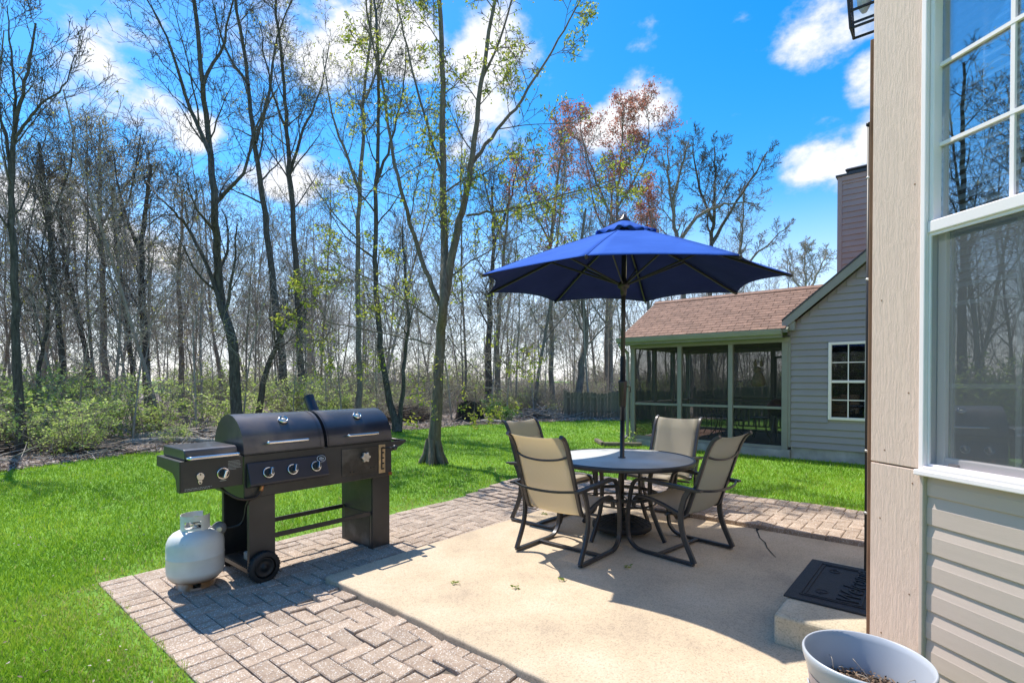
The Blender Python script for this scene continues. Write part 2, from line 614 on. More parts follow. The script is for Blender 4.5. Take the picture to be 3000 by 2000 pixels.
M['grill'] = pmat('grill steel, smoked black paint', (0.024, 0.025, 0.027), 0.40, 0.0, var=0.4, nscale=4, bump=0.12, bscale=180, dirt=((0.055, 0.05, 0.048), 5, 0.56), spec=0.6)
M['grill_lid'] = pmat('grill lid paint', (0.030, 0.032, 0.044), 0.30, 0.0, var=0.45, nscale=3, bump=0.05, bscale=200, dirt=((0.13, 0.10, 0.085), 3.0, 0.53), spec=0.8, coat=0.25)
M['grill_rust'] = pmat('rusting firebox door', (0.04, 0.034, 0.028), 0.6, 0.0, var=0.4, nscale=6, bump=0.2, bscale=80, dirt=((0.11, 0.10, 0.09), 6, 0.5))
M['rust'] = pmat('rust', (0.20, 0.075, 0.025), 0.9, var=0.5, nscale=20)
M['panel_blue'] = pmat('control panel', (0.016, 0.019, 0.034), 0.42, var=0.2, spec=0.6)
M['chrome'] = pmat('chrome', (0.78, 0.77, 0.74), 0.12, 1.0, var=0.06)
M['brass'] = pmat('tarnished plate', (0.66, 0.50, 0.30), 0.35, 0.7, var=0.25, nscale=20)
M['alu'] = pmat('cast aluminium', (0.62, 0.60, 0.56), 0.45, 0.9, var=0.2, nscale=30)
M['black'] = pmat('black plastic', (0.012, 0.012, 0.013), 0.5, var=0.2)
M['rubber'] = pmat('wheel plastic', (0.016, 0.016, 0.017), 0.62, var=0.3, nscale=20, bump=0.2, bscale=90)
M['white_mark'] = pmat('printed white marks', (0.5, 0.5, 0.5), 0.6, var=0.1)
M['hose'] = pmat('hose', (0.04, 0.025, 0.018), 0.5, var=0.4, nscale=8)
M['copper'] = pmat('gas fitting', (0.55, 0.25, 0.12), 0.4, 0.6, var=0.3, nscale=30)
M['tank'] = tank_mat()
M['grey_plastic'] = pmat('regulator', (0.20, 0.20, 0.21), 0.5, var=0.15)

M['frame'] = pmat('chair frame', (0.040, 0.038, 0.040), 0.38, 0.2, var=0.15, nscale=30, spec=0.6)
M['sling'] = fabric_mat('sling mesh', (0.58, 0.55, 0.50), (0.43, 0.405, 0.36), 170, 0.46)
M['table_glass'] = pmat('frosted table glass', (0.56, 0.57, 0.55), 0.38, 0.0, var=0.08, nscale=5, bump=0.05, bscale=120, spec=0.6)
M['canvas'] = None
M['pole'] = pmat('umbrella pole', (0.050, 0.045, 0.042), 0.35, 0.5, var=0.15)
M['pot'] = pmat('glazed pot', (0.42, 0.44, 0.475), 0.35, var=0.10, nscale=3, coat=0.2)
M['pot_brown'] = pmat('pot relief', (0.30, 0.24, 0.23), 0.6, var=0.3, nscale=14)
M['soil'] = pmat('potting soil', (0.055, 0.035, 0.022), 0.95, var=0.6, nscale=50, bump=1.0, bscale=60)
M['mat'] = pmat('rubber mat', (0.014, 0.014, 0.017), 0.55, var=0.3, nscale=30, bump=0.4, bscale=300, dirt=((0.12, 0.11, 0.10), 120, 0.70))

M['sidingA'] = pmat('tan siding', (0.53, 0.435, 0.375), 0.55, var=0.03, nscale=3, bump=0.1, bscale=60, stretch=(1, 1, 14))
M['board'] = woodgrain_mat('painted rough panel', (0.68, 0.52, 0.425), 0.35)
M['brown_wood'] = pmat('bare board edge', (0.26, 0.15, 0.09), 0.85, var=0.3, nscale=9, stretch=(5, 5, 0.6))
M['vinyl'] = pmat('white vinyl', (0.88, 0.80, 0.79), 0.55, var=0.02)
M['blind'] = pmat('white blind slats', (0.78, 0.79, 0.80), 0.5, var=0.03)
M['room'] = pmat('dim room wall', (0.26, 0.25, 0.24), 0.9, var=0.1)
M['glassA'] = glassmat('window glass', 0.26)
M['glassB'] = glassmat('neighbour window glass', 0.0)
M['screenA'] = screenmat('window insect screen', (0.14, 0.15, 0.16), 0.45)
M['screenB'] = screenmat('porch insect screen', (0.028, 0.028, 0.026), 0.36)
M['sidingB'] = pmat('sage siding', (0.30, 0.278, 0.292), 0.55, var=0.05, nscale=2, rand=0.03)
M['trimB'] = pmat('sage trim', (0.255, 0.255, 0.235), 0.55, var=0.06, nscale=5)
M['gutter'] = pmat('sage gutter', (0.28, 0.29, 0.26), 0.45, var=0.06, nscale=5)
M['fascia'] = pmat('olive fascia', (0.21, 0.22, 0.16), 0.6, var=0.1)
M['shingle'] = pmat('brown shingle', (0.235, 0.14, 0.10), 0.9, var=0.25, nscale=16, bump=0.6, bscale=250, rand=0.16)
M['sidingC'] = pmat('mauve chimney siding', (0.40, 0.285, 0.255), 0.6, var=0.05, nscale=3, rand=0.03)
M['block'] = pmat('foundation block', (0.34, 0.35, 0.33), 0.9, var=0.2, nscale=5, bump=0.4, bscale=60, dirt=((0.46, 0.47, 0.46), 4, 0.55))
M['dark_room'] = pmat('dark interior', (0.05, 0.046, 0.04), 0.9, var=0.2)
M['porch_floor'] = pmat('porch boards', (0.28, 0.16, 0.12), 0.8, var=0.3, nscale=5, stretch=(1, 8, 1))
M['fence'] = pmat('weathered fence', (0.235, 0.175, 0.125), 0.9, var=0.3, nscale=9, stretch=(4, 4, 0.6), rand=0.2)
M['railing'] = pmat('deck rail', (0.22, 0.19, 0.15), 0.85, var=0.3, nscale=9)
M['timber'] = pmat('landscape timber', (0.15, 0.125, 0.095), 0.9, var=0.3, nscale=8)
M['stump'] = bark_mat('charred stump', (0.014, 0.012, 0.010), (0.06, 0.05, 0.042), 1.0)
M['red'] = pmat('red enamel', (0.28, 0.02, 0.02), 0.35, var=0.1)
M['straw'] = pmat('straw figure', (0.52, 0.38, 0.22), 0.8, var=0.3, nscale=30)


def canvas_mat(name, c1, c2):
    m, n, l, b = newmat(name)
    tc = n.new('ShaderNodeTexCoord')
    nz = n.new('ShaderNodeTexNoise')
    nz.inputs['Scale'].default_value = 3
    nz.inputs['Detail'].default_value = 6
    l.new(tc.outputs['Object'], nz.inputs['Vector'])
    c = ramp(n, l, nz.outputs[0], [(0.3, c1), (0.7, c2)])
    l.new(c, b.inputs['Base Color'])
    b.inputs['Roughness'].default_value = 0.9
    b.inputs['Sheen Weight'].default_value = 0.0
    b.inputs['Specular IOR Level'].default_value = 0.08
    nb = n.new('ShaderNodeTexNoise')
    nb.inputs['Scale'].default_value = 9
    nb.inputs['Detail'].default_value = 10
    l.new(tc.outputs['Object'], nb.inputs['Vector'])
    bp = n.new('ShaderNodeBump')
    bp.inputs['Strength'].default_value = 0.35
    bp.inputs['Distance'].default_value = 0.02
    l.new(nb.outputs[0], bp.inputs['Height'])
    l.new(bp.outputs[0], b.inputs['Normal'])
    t = n.new('ShaderNodeBsdfTranslucent')
    l.new(c, t.inputs['Color'])
    ms = n.new('ShaderNodeMixShader')
    ms.inputs[0].default_value = 0.02
    l.new(b.outputs[0], ms.inputs[1])
    l.new(t.outputs[0], ms.inputs[2])
    l.new(ms.outputs[0], n['Material Output'].inputs[0])
    return m


M['canvas'] = canvas_mat('sun-faded blue canvas', (0.032, 0.105, 0.43), (0.042, 0.13, 0.51))  # top of the canopy, lightened in colour to look sunlit
M['canvas_shade'] = canvas_mat('unfaded navy canvas inside', (0.018, 0.026, 0.12), (0.024, 0.034, 0.15))  # same cloth from below, its shade painted in as a darker navy


# ------------------------------------------------------------------ objects and meshes
def tag(o, label=None, cat=None, group=None, kind=None):
    if label: o['label'] = label
    if cat: o['category'] = cat
    if group: o['group'] = group
    if kind: o['kind'] = kind
    return o


def thing(name, label, cat, loc=(0, 0, 0), rot=0.0, group=None):
    o = bpy.data.objects.new(name, None)
    COL.objects.link(o)
    o.empty_display_size = 0.2
    o.location = loc
    o.rotation_euler = (0, 0, rot)
    return tag(o, label, cat, group)


def house_thing(name, label, cat, a, b, group=None, extra=0.0):
    return thing(name, label, cat, HF(a, b), TH + extra, group)


class MB:
    """collects shapes; build() links them as ONE mesh object"""

    def __init__(self):
        self.v, self.f, self.smooth, self.uv = [], [], [], None

    def add(self, verts, faces, smooth=False):
        o = len(self.v)
        self.v += [tuple(map(float, p)) for p in verts]
        self.f += [tuple(i + o for i in f) for f in faces]
        self.smooth += [smooth] * len(faces)
        return self

    def box(self, x0, x1, y0, y1, z0, z1):
        v = [(x, y, z) for z in (z0, z1) for y in (y0, y1) for x in (x0, x1)]
        return self.add(v, [(0, 2, 3, 1), (4, 5, 7, 6), (0, 1, 5, 4), (2, 6, 7, 3), (0, 4, 6, 2), (1, 3, 7, 5)])

    def prism(self, poly, axis, lo, hi):
        """poly in the two other axes (x:(y,z), y:(x,z), z:(x,y)) extruded along axis"""
        def pt(p, t):
            return {'x': (t, p[0], p[1]), 'y': (p[0], t, p[1]), 'z': (p[0], p[1], t)}[axis]
        n = len(poly)
        v = [pt(p, lo) for p in poly] + [pt(p, hi) for p in poly]
        f = [tuple(range(n)), tuple(range(2 * n - 1, n - 1, -1))]
        f += [(i, i + n, (i + 1) % n + n, (i + 1) % n) for i in range(n)]
        return self.add(v, f)

    def lathe(self, prof, n=32, c=(0, 0, 0), axis='z', smooth=True, sx=1.0, cap=True):
        v, f = [], []
        for (r, h) in prof:
            for i in range(n):
                t = 2 * math.pi * i / n
                p = (r * math.cos(t) * sx, r * math.sin(t), h)
                if axis == 'y': p = (p[0], p[2], p[1])
                if axis == 'x': p = (p[2], p[0], p[1])
                v.append((p[0] + c[0], p[1] + c[1], p[2] + c[2]))
        for k in range(len(prof) - 1):
            for i in range(n):
                j = (i + 1) % n
                f.append((k * n + i, k * n + j, (k + 1) * n + j, (k + 1) * n + i))
        self.add(v, f, smooth)
        o = len(self.v) - len(v)
        cap = cap and prof[0] != prof[-1]
        if cap and prof[0][0] > 1e-4:
            self.f.append(tuple(o + i for i in range(n - 1, -1, -1))); self.smooth.append(False)
        if cap and prof[-1][0] > 1e-4:
            self.f.append(tuple(o + (len(prof) - 1) * n + i for i in range(n))); self.smooth.append(False)
        return self

    def tube(self, pts, r, n=8, flat=None, closed=False, cap=True, up=(0, 0, 1)):
        """round (or flat = (width, thickness), width along `up`) bar along pts"""
        pts = [Vector(p) for p in pts]
        K = len(pts)
        v, f = [], []
        for i, p in enumerate(pts):
            if closed:
                t = pts[(i + 1) % K] - pts[i - 1]
            else:
                t = pts[min(i + 1, K - 1)] - pts[max(i - 1, 0)]
            t.normalize()
            ref = Vector(up)
            if abs(t.dot(ref)) > 0.98:
                ref = Vector((1, 0, 0)) if abs(t.x) < 0.9 else Vector((0, 1, 0))
            s = t.cross(ref).normalized()
            u = s.cross(t).normalized()
            rr = r[i] if isinstance(r, (list, tuple)) else r
            if flat:
                w, h = flat[0] / 2, flat[1] / 2
                ring = [(w, h), (-w, h), (-w, -h), (w, -h)]
                c = 0.3 * min(w, h)
                ring = [(w, h - c), (w - c, h), (-w + c, h), (-w, h - c), (-w, -h + c), (-w + c, -h), (w - c, -h), (w, -h + c)]
                v += [p + u * a + s * b for a, b in ring]
            else:
                v += [p + (s * math.cos(2 * math.pi * k / n) + u * math.sin(2 * math.pi * k / n)) * rr for k in range(n)]
        m = 8 if flat else n
        for i in range(K if closed else K - 1):
            j = (i + 1) % K
            for k in range(m):
                k2 = (k + 1) % m
                f.append((i * m + k, j * m + k, j * m + k2, i * m + k2))
        self.add(v, f, not flat)
        if cap and not closed:
            o = len(self.v) - len(v)
            self.f += [tuple(o + k for k in range(m)), tuple(o + (K - 1) * m + k for k in range(m - 1, -1, -1))]
            self.smooth += [False, False]
        return self

    def build(self, name, m, parent=None, off=(0, 0, 0), bevel=0.0, seg=2, fix=True):
        me = bpy.data.meshes.new(name)
        o0 = Vector(off)
        me.from_pydata([tuple(Vector(p) - o0) for p in self.v], [], self.f)
        me.polygons.foreach_set('use_smooth', self.smooth)
        me.materials.append(m)
        me.update()
        if fix:
            bm = bmesh.new(); bm.from_mesh(me)
            bmesh.ops.recalc_face_normals(bm, faces=bm.faces)
            bm.to_mesh(me); bm.free()
        ob = bpy.data.objects.new(name, me)
        COL.objects.link(ob)
        if parent is not None:
            ob.parent = parent
        if bevel:
            md = ob.modifiers.new('bevel', 'BEVEL')
            md.width, md.segments, md.limit_method, md.angle_limit = bevel, seg, 'ANGLE', R(40)
        return ob


def curve(*ctrl, n=6):
    """smooth polyline through control points (Catmull-Rom)"""
    P = [np.array(p, float) for p in ctrl]
    P = [2 * P[0] - P[1]] + P + [2 * P[-1] - P[-2]]
    out = []
    for i in range(1, len(P) - 2):
        for k in range(n):
            t = k / n
            a, b, c, d = P[i - 1], P[i], P[i + 1], P[i + 2]
            out.append(0.5 * (2 * b + (c - a) * t + (2 * a - 5 * b + 4 * c - d) * t * t + (3 * b - a - 3 * c + d) * t ** 3))
    out.append(P[-2])
    return [tuple(p) for p in out]


def np_mesh(name, verts, quads=None, tris=None, rnd=None, mats=(), matidx=None, smooth=False, parent=None, link=True):
    """one mesh object from numpy arrays; rnd = one random value per vertex, read by the leaf materials"""
    me = bpy.data.meshes.new(name)
    nq = 0 if quads is None else len(quads)
    ntr = 0 if tris is None else len(tris)
    me.vertices.add(len(verts))
    me.vertices.foreach_set('co', np.ascontiguousarray(verts, np.float32).ravel())
    idx = []
    if nq: idx.append(np.asarray(quads).ravel())
    if ntr: idx.append(np.asarray(tris).ravel())
    idx = np.concatenate(idx).astype(np.int32)
    me.loops.add(len(idx))
    me.loops.foreach_set('vertex_index', idx)
    starts = np.concatenate([np.arange(nq) * 4, nq * 4 + np.arange(ntr) * 3]).astype(np.int32)
    me.polygons.add(nq + ntr)
    me.polygons.foreach_set('loop_start', starts)
    if matidx is not None:
        me.polygons.foreach_set('material_index', np.asarray(matidx, np.int32))
    me.polygons.foreach_set('use_smooth', np.full(nq + ntr, smooth))
    for m in mats:
        me.materials.append(m)
    if rnd is not None:
        at_ = me.attributes.new('rnd', 'FLOAT', 'POINT')
        at_.data.foreach_set('value', np.ascontiguousarray(rnd, np.float32))
    me.update(calc_edges=True)
    ob = bpy.data.objects.new(name, me)
    if link:
        COL.objects.link(ob)
    if parent is not None:
        ob.parent = parent
    return ob


def copy_tree(o, parent=None):
    c = o.copy()
    COL.objects.link(c)
    if parent is not None:
        c.parent = parent
    for ch in list(o.children):
        copy_tree(ch, c)
    return c


# ------------------------------------------------------------------ the ground
BED = [(-30, 3.0), (-14.0, 5.0), (-9.6, 7.2), (-7.8, 7.95), (-7.4, 9.4), (-6.6, 11.3), (-5.0, 13.0), (-3.3, 14.6), (-1.0, 16.6), (1.3, 17.9), (4.07, 18.5), (8, 19.0), (15, 19.5), (30, 21)]
bx = np.array([p[0] for p in BED]); by = np.array([p[1] for p in BED])


def bed_y(x):
    return np.interp(x, bx, by) + 0.16 * np.sin(x * 3.1) + 0.10 * np.sin(x * 7.7 + 1)


MB().add([(-1500, -1500, 0), (1500, -1500, 0), (1500, 1500, 0), (-1500, 1500, 0)], [(0, 1, 2, 3)]).build('lawn', M['lawn'])
tag(bpy.data.objects['lawn'], kind='structure')
xs = np.linspace(-40, 34, 220)
v, f = [], []
for i, x in enumerate(xs):
    y0 = float(bed_y(x))
    for k, y in enumerate((y0, y0 + 0.25, y0 + 2, y0 + 8, 700)):
        v.append((x, y, (0.004, 0.03, 0.05, 0.03, 0.02)[k]))
for i in range(len(xs) - 1):
    for k in range(4):
        f.append((i * 5 + k, (i + 1) * 5 + k, (i + 1) * 5 + k + 1, i * 5 + k + 1))
m_ = MB(); m_.add(v, f, True)
tag(m_.build('woodland_floor', M['litter_ground']), kind='structure')

# ------------------------------------------------------------------ patio slab, pavers, step
SL_A, SL_B = 3.12, 3.02
SLZ = 0.058
A_OUT, A_JOIN = -1.03, -0.825
B_OUT, B_JOIN = -1.19, -1.07
R_IN, R_JOIN, R_OUT = 3.14, 4.15, 4.26


def slab():
    # outline with a slightly worn, wavering front-left edge
    rng = random.Random(3)
    out = []
    for i in range(26):
        b = SL_B + 0.1 - (SL_B + 0.1) * i / 25
        out.append((-0.012 - 0.05 * (b / 2) ** 2 * 0.6 + rng.uniform(-.006, .006), -b))
    for i in range(1, 20):
        out.append((SL_A * i / 20, rng.uniform(-.004, .004)))
    out.append((SL_A, 0.0))
    for i in range(1, 20):
        out.append((SL_A + 0.04 * i / 20, -(SL_B + 0.1) * i / 19))
    mb = MB().prism([(x, y) for x, y in out], 'z', -0.12, SLZ)
    o = mb.build('patio_slab', M['slab'], None, bevel=0.014, seg=3)
    o.location = HF(0, 0)
    o.rotation_euler = (0, 0, TH)
    tag(o, kind='structure')
    # the crack at the far edge
    pts = [(3.145, 1.93), (3.06, 1.945), (2.96, 1.985), (2.86, 2.02), (2.74, 2.095), (2.62, 2.14), (2.5, 2.20), (2.40, 2.26)]
    ws = [0.035, 0.014, 0.008, 0.010, 0.012, 0.008, 0.010, 0.004]
    vv, ff = [], []
    for (a, b), w in zip(pts, ws):
        j = rng.uniform(-.008, .008)
        vv += [(a + j, -b - w / 2, SLZ + .003), (a + j, -b + w / 2, SLZ + .003)]
    for i in range(len(pts) - 1):
        ff.append((2 * i, 2 * i + 2, 2 * i + 3, 2 * i + 1))
    MB().add(vv, ff).build('crack', M['crack'], o)


slab()


def brick_mesh(l, w, name='paver'):
    h, c = 0.055, 0.005
    x, y = l / 2, w / 2
    vv = [(-x, -y, -h), (x, -y, -h), (x, y, -h), (-x, y, -h), (-x, -y, -c), (x, -y, -c), (x, y, -c), (-x, y, -c),
          (-x + c, -y + c, 0), (x - c, -y + c, 0), (x - c, y - c, 0), (-x + c, y - c, 0)]
    ff = [(8, 9, 10, 11)]
    for i in range(4):
        j = (i + 1) % 4
        ff += [(i, j, j + 4, i + 4), (i + 4, j + 4, j + 8, i + 8)]
    me = bpy.data.meshes.new(name)
    me.from_pydata(vv, [], ff)
    me.materials.append(M['paver'])
    return me


def pavers():
    rng = random.Random(11)
    G = 0.005
    bricks = []                                    # (a, b, la, lb, zone) centre and size in the house frame

    def clip_add(a0, a1, b0, b1, region):
        A0, A1, B0, B1 = region
        a0, a1, b0, b1 = max(a0, A0), min(a1, A1), max(b0, B0), min(b1, B1)
        if a1 - a0 > 0.03 and b1 - b0 > 0.03:
            bricks.append(((a0 + a1) / 2, (b0 + b1) / 2, a1 - a0 - G, b1 - b0 - G))
    m = 0.104
    field = [(A_JOIN, -0.012, 0.0, 3.4), (A_JOIN, R_IN, B_JOIN, 0.0), (R_IN, R_JOIN, B_JOIN, 4.0)]
    for reg in field:
        for i in range(-14, 50):
            for j in range(-14, 42):
                k = (i - j) % 4
                a, b = A_JOIN + i * m, B_JOIN + j * m
                if k == 0: clip_add(a, a + 2 * m, b, b + m, reg)
                if k == 3: clip_add(a, a + m, b, b + 2 * m, reg)
    n = int((3.4 - B_OUT) / m)
    for j in range(n):
        b = B_OUT + j * m
        bricks.append(((A_OUT + A_JOIN) / 2, b + m / 2, A_JOIN - A_OUT - G - rng.uniform(0, .006), m - G))
    for i in range(int((R_JOIN - A_JOIN) / (2 * m))):
        a = A_JOIN + i * 2 * m
        bricks.append((a + m, (B_OUT + B_JOIN) / 2, 2 * m - G, B_JOIN - B_OUT - G))
    for j in range(int((4.0 - B_OUT) / m)):
        b = B_OUT + j * m
        bricks.append(((R_JOIN + R_OUT) / 2 + .04, b + m / 2, 0.2 - G, m - G))

    def height(a, b):
        z = 0.012
        t = max(0, min(1, (a - 2.2) / 1.1))
        z += 0.088 * t * t * (3 - 2 * t)            # the strip on the far side sits proud of the sunken slab
        # frost-heaved row along the near-left edge of the slab
        if a < 0 and b > 0.1:
            z += 0.018 * math.exp(-((a + 0.16) / 0.13) ** 2) * (0.5 + 0.5 * math.sin(b * 9))
        z += 0.006 * math.sin(a * 3.7 + 1) * math.cos(b * 4.3)
        return z
    root = bpy.data.objects.new('paver_patio', None)
    COL.objects.link(root)
    root.location = HF(0, 0)
    root.rotation_euler = (0, 0, TH)
    tag(root, kind='structure')
    sand = MB()
    sand.box(A_OUT + .02, -.03, -3.4, -B_OUT - .02, -.1, 0.002)
    sand.box(-.03, R_IN, 0.02, -B_OUT - .02, -.1, 0.002)
    sand.box(R_IN + .012, R_OUT + .02, -4.0, -B_OUT - .02, -.1, 0.062)
    sand.build('joint_sand', M['sand'], root)
    vis = []
    for br in bricks:
        p = HF(br[0], br[1])
        d = math.hypot(p.x, p.y)
        ang = abs(math.degrees(math.atan2(p.x, p.y)))
        size = br[2] * br[3] / max(d, .3) ** 3 if (p.y > 1.0 and ang < 46 and p.y / 1.0 > 0) else 0
        hidden = p.y < 2.25
        vis.append((0 if hidden else size, br))
    vis.sort(key=lambda t: -t[0])
    cache = {}
    rest_v, rest_f = [], []
    for idx, (s, (a, b, la, lb)) in enumerate(vis):
        z = height(a, b) + rng.uniform(-.0025, .0025)
        tilt = 0.012
        if a < 0 and b > 0.1 and a > -0.42:
            tilt = 0.05
        if -0.6 < a < 0 and b < 0.1:
            tilt = 0.018
        rx, ry, rz = rng.gauss(0, tilt), rng.gauss(0, tilt), rng.gauss(0, .008)
        if idx < 300 and s > 0:
            turn = lb > la
            l_, w_ = (lb, la) if turn else (la, lb)
            key = (round(l_, 3), round(w_, 3))
            if key not in cache:
                cache[key] = brick_mesh(*key)
            o = bpy.data.objects.new('paver', cache[key])
            COL.objects.link(o)
            o.parent = root
            o.location = (a, -b, z)
            o.rotation_euler = (rx, ry, rz + (math.pi / 2 if turn else 0))
        else:
            me = brick_mesh(la, lb)
            mat_ = Matrix.Translation((a, -b, z)) @ Matrix.Rotation(rz, 4, 'Z') @ Matrix.Rotation(rx * .5, 4, 'X')
            o0 = len(rest_v)
            rest_v += [tuple(mat_ @ v.co) for v in me.vertices]
            rest_f += [tuple(o0 + i for i in p.vertices) for p in me.polygons]
            bpy.data.meshes.remove(me)
    o = MB().add(rest_v, rest_f).build('paver_field', M['paver'], root)
    tag(o, kind='stuff')
    return bricks


pavers()

st = house_thing('concrete_step', 'low tan concrete step under the black doormat', 'step', 1.55, 2.8)
MB().box(0.99, 2.08, -3.015, -2.59, SLZ - .01, 0.21).build('tread', M['step'], st, off=(1.55, -2.8, 0), bevel=0.018, seg=3)


def doormat():
    z = 0.212
    t = house_thing('doormat', 'black rubber welcome doormat lying on the concrete step', 'doormat', 1.63, 2.80)
    off = (1.63, -2.80, 0)
    MB().box(1.25, 2.01, -3.012, -2.575, z, z + 0.011).build('base', M['mat'], t, off, bevel=0.004)
    m = MB()
    for d, w in ((0.065, .008), (0.085, .008)):
        a0, a1, y0, y1 = 1.25 + d, 2.01 - d, -3.012 + d, -2.575 - d
        zz = z + .0112
        m.box(a0, a1, y0, y0 + w, zz, zz + .005); m.box(a0, a1, y1 - w, y1, zz, zz + .005)
        m.box(a0, a0 + w, y0 + w, y1 - w, zz, zz + .005); m.box(a1 - w, a1, y0 + w, y1 - w, zz, zz + .005)
    m.build('border_rib', M['mat'], t, off)
    tx = bpy.data.curves.new('welcome', 'FONT')
    tx.body = 'Welcome'
    tx.size = 0.15
    tx.shear = 0.35
    tx.extrude = 0.003
    tx.align_x, tx.align_y = 'CENTER', 'CENTER'
    ob = bpy.data.objects.new('tmp', tx)
    COL.objects.link(ob)
    dg = bpy.context.evaluated_depsgraph_get()
    me = bpy.data.meshes.new_from_object(ob.evaluated_get(dg))
    bpy.data.objects.remove(ob)
    me.materials.clear(); me.materials.append(M['mat'])
    w = bpy.data.objects.new('lettering', me)
    COL.objects.link(w)
    w.parent = t
    w.location = (1.63 - off[0], -2.865 - off[1], z + .0145)
    # scroll flourishes either side
    for s in (-1, 1):
        pts = []
        for k in range(26):
            q = k / 25
            ang = q * 4.6 * math.pi / 2
            r = 0.038 * (1 - .6 * q)
            pts.append((1.63 + s * (0.20 + r * math.cos(ang)), -2.735 + r * math.sin(ang), z + .0125))
        MB().tube(pts, .003, 5).build('scroll', M['mat'], t, off)


doormat()


# ------------------------------------------------------------------ the grill
def grill():
    A0, B0 = 0.2, -0.6
    t = house_thing('barbecue_grill', 'long black two lidded barbecue grill with a side burner on wheels', 'grill', A0, B0)
    off = (A0, -B0, 0)
    G, LID = M['grill'], M['grill_lid']
    FR, BK = 0.36, 0.86                                # y of the front and back faces (y = -b)
    y0, y1 = FR, BK
    # fire box body: open-topped tub with slanting bottom corners
    body = MB()
    body.box(-0.40, 0.81, y0, y1, 0.60, 0.895)
    b = body.build('body', G, t, off, bevel=0.006)
    # control panel: sloping face that stands out at the bottom
    cp = MB().prism([(y0 - .002, .842), (y0 - .014, .842), (y0 - .070, .705), (y0 - .066, .690), (y0 - .002, .672)], 'x', -0.385, 0.19)
    cpo = cp.build('control_panel', M['panel_blue'], t, off, bevel=0.004)

    def knob(x, z, yface, parent, tilt):
        e = MB()
        e.lathe([(0.038, 0.0), (0.040, -.004), (0.036, -.009), (0.031, -.006)], 28, axis='y')
        o = e.build('knob_ring', M['chrome'], parent)
        o.location = (x - off[0], yface - off[1], z)
        o.rotation_euler = (tilt, 0, 0)
        k = MB()
        k.lathe([(0.029, -.004), (0.029, -.020), (0.025, -.024)], 28, axis='y')
        ko = k.build('knob', M['black'], o)
        g = MB().prism([(-.012, -.024), (-.009, -.052), (.009, -.052), (.012, -.024)], 'z', -.026, .026)
        go = g.build('knob_grip', M['chrome'], parent, bevel=.005, seg=3)
        go.location = o.location
        go.rotation_euler = (tilt, R(18), 0)
        return o
    for x, rr in ((-.255, 0), (-.083, 0), (.096, 0)):
        knob(x, .768, y0 - .048, cpo, R(-22))
    # oval maker's badge on the panel
    bd = MB().lathe([(0.036, 0), (0.036, -.004)], 32, axis='y', sx=1.0)
    bo = bd.build('badge', M['white_mark'], cpo)
    bo.location = (.150 - off[0], y0 - .022 - off[1], .815); bo.rotation_euler = (R(-22), 0, 0); bo.scale = (1, 1, .72)
    d2 = MB().lathe([(0.030, -.004), (0.030, -.0055)], 32, axis='y')
    d2.build('badge_field', M['black'], bo)
    d3 = MB()
    d3.box(-.020, .020, -.007, -.005, -.005, .006); d3.box(-.012, .008, -.007, -.005, .010, .016); d3.box(-.014, .016, -.007, -.005, -.018, -.012)
    d3.build('badge_print', M['white_mark'], bo)

    # the two barrel lids
    def lid(x0, x1, bulge):
        n = 22
        cy, rz = (y0 + y1) / 2, 0.26
        ry = (y1 - y0) / 2 + .004
        prof = [(cy - ry * math.cos(math.pi * i / n), .903 + rz * math.sin(math.pi * i / n)) for i in range(n + 1)]
        mb = MB()
        v = [(x, p[0], p[1]) for x in (x0, x1) for p in prof]
        k = n + 1
        mb.add(v, [(i, i + 1, k + i + 1, k + i) for i in range(n)], True)
        mb.add([(x0, p[0], p[1]) for p in prof], [tuple(range(k))]); mb.add([(x1, p[0], p[1]) for p in prof], [tuple(range(k - 1, -1, -1))])
        # rolled band round the inner end
        for xb in ((x1 - .03) if bulge > 0 else (x0 + .012),):
            v = [(x, cy + (p[0] - cy) * 1.014, .903 + (p[1] - .903) * 1.012) for x in (xb, xb + .016) for p in prof]
            mb.add(v, [(i, i + 1, k + i + 1, k + i) for i in range(n)], True)
        o = mb.build('lid', LID, t, off, fix=True)

        def surf(ang, x, out=0.0):
            return (x, cy - (ry + out) * math.cos(ang), .903 + (rz + out) * math.sin(ang))
        xm = (x0 + x1) / 2
        # thermometer
        an = R(52)
        th = MB().lathe([(0.034, 0.0), (0.036, .010), (0.034, .020), (0.027, .024), (0.026, .017)], 28)
        tho = th.build('thermometer', M['chrome'], o)
        p = surf(an, xm + .02)
        tho.location = (p[0] - off[0], p[1] - off[1], p[2]); tho.rotation_euler = (R(90 - 52), 0, 0)
        MB().lathe([(0.0258, .0172), (0.0, .0185)], 24).build('dial', M['table_glass'], t).parent = tho
        # bar handle on two feet
        ah = R(13)
        L = .145 if bulge > 0 else .135
        p0, p1 = surf(ah, xm - L, -.004), surf(ah, xm + L, -.004)
        q0, q1 = surf(ah, xm - L, .038), surf(ah, xm + L, .038)
        MB().tube(curve(p0, q0, (q0[0] + .03, q0[1] - .006, q0[2]), (q1[0] - .03, q1[1] - .006, q1[2]), q1, p1, n=4), .0105, 12).build('handle', M['chrome'], o, off)
        # bottom lip
        MB().box(x0 + .003, x1 - .003, y0 - .008, y0 + .004, .8975, .906).build('lip', G, o, off)
        return o
    lid(-0.40, 0.188, 1)
    lid(0.214, 0.81, -1)
    # charcoal door with star knob, height plate and lever
    door = MB().box(.335, .665, y0 - .006, y0 - .001, .648, .862).build('fire_door', M['grill_rust'], t, off, bevel=.003)
    star = []
    for k in range(24):
        r = .037 + .008 * math.cos(6 * 2 * math.pi * k / 24)
        star.append((r * math.cos(2 * math.pi * k / 24), r * math.sin(2 * math.pi * k / 24)))
    so = MB().prism(star, 'y', -.042, -.016).build('star_knob', M['alu'], door, bevel=.004)
    so.location = (.534 - off[0], y0 - off[1], .785)
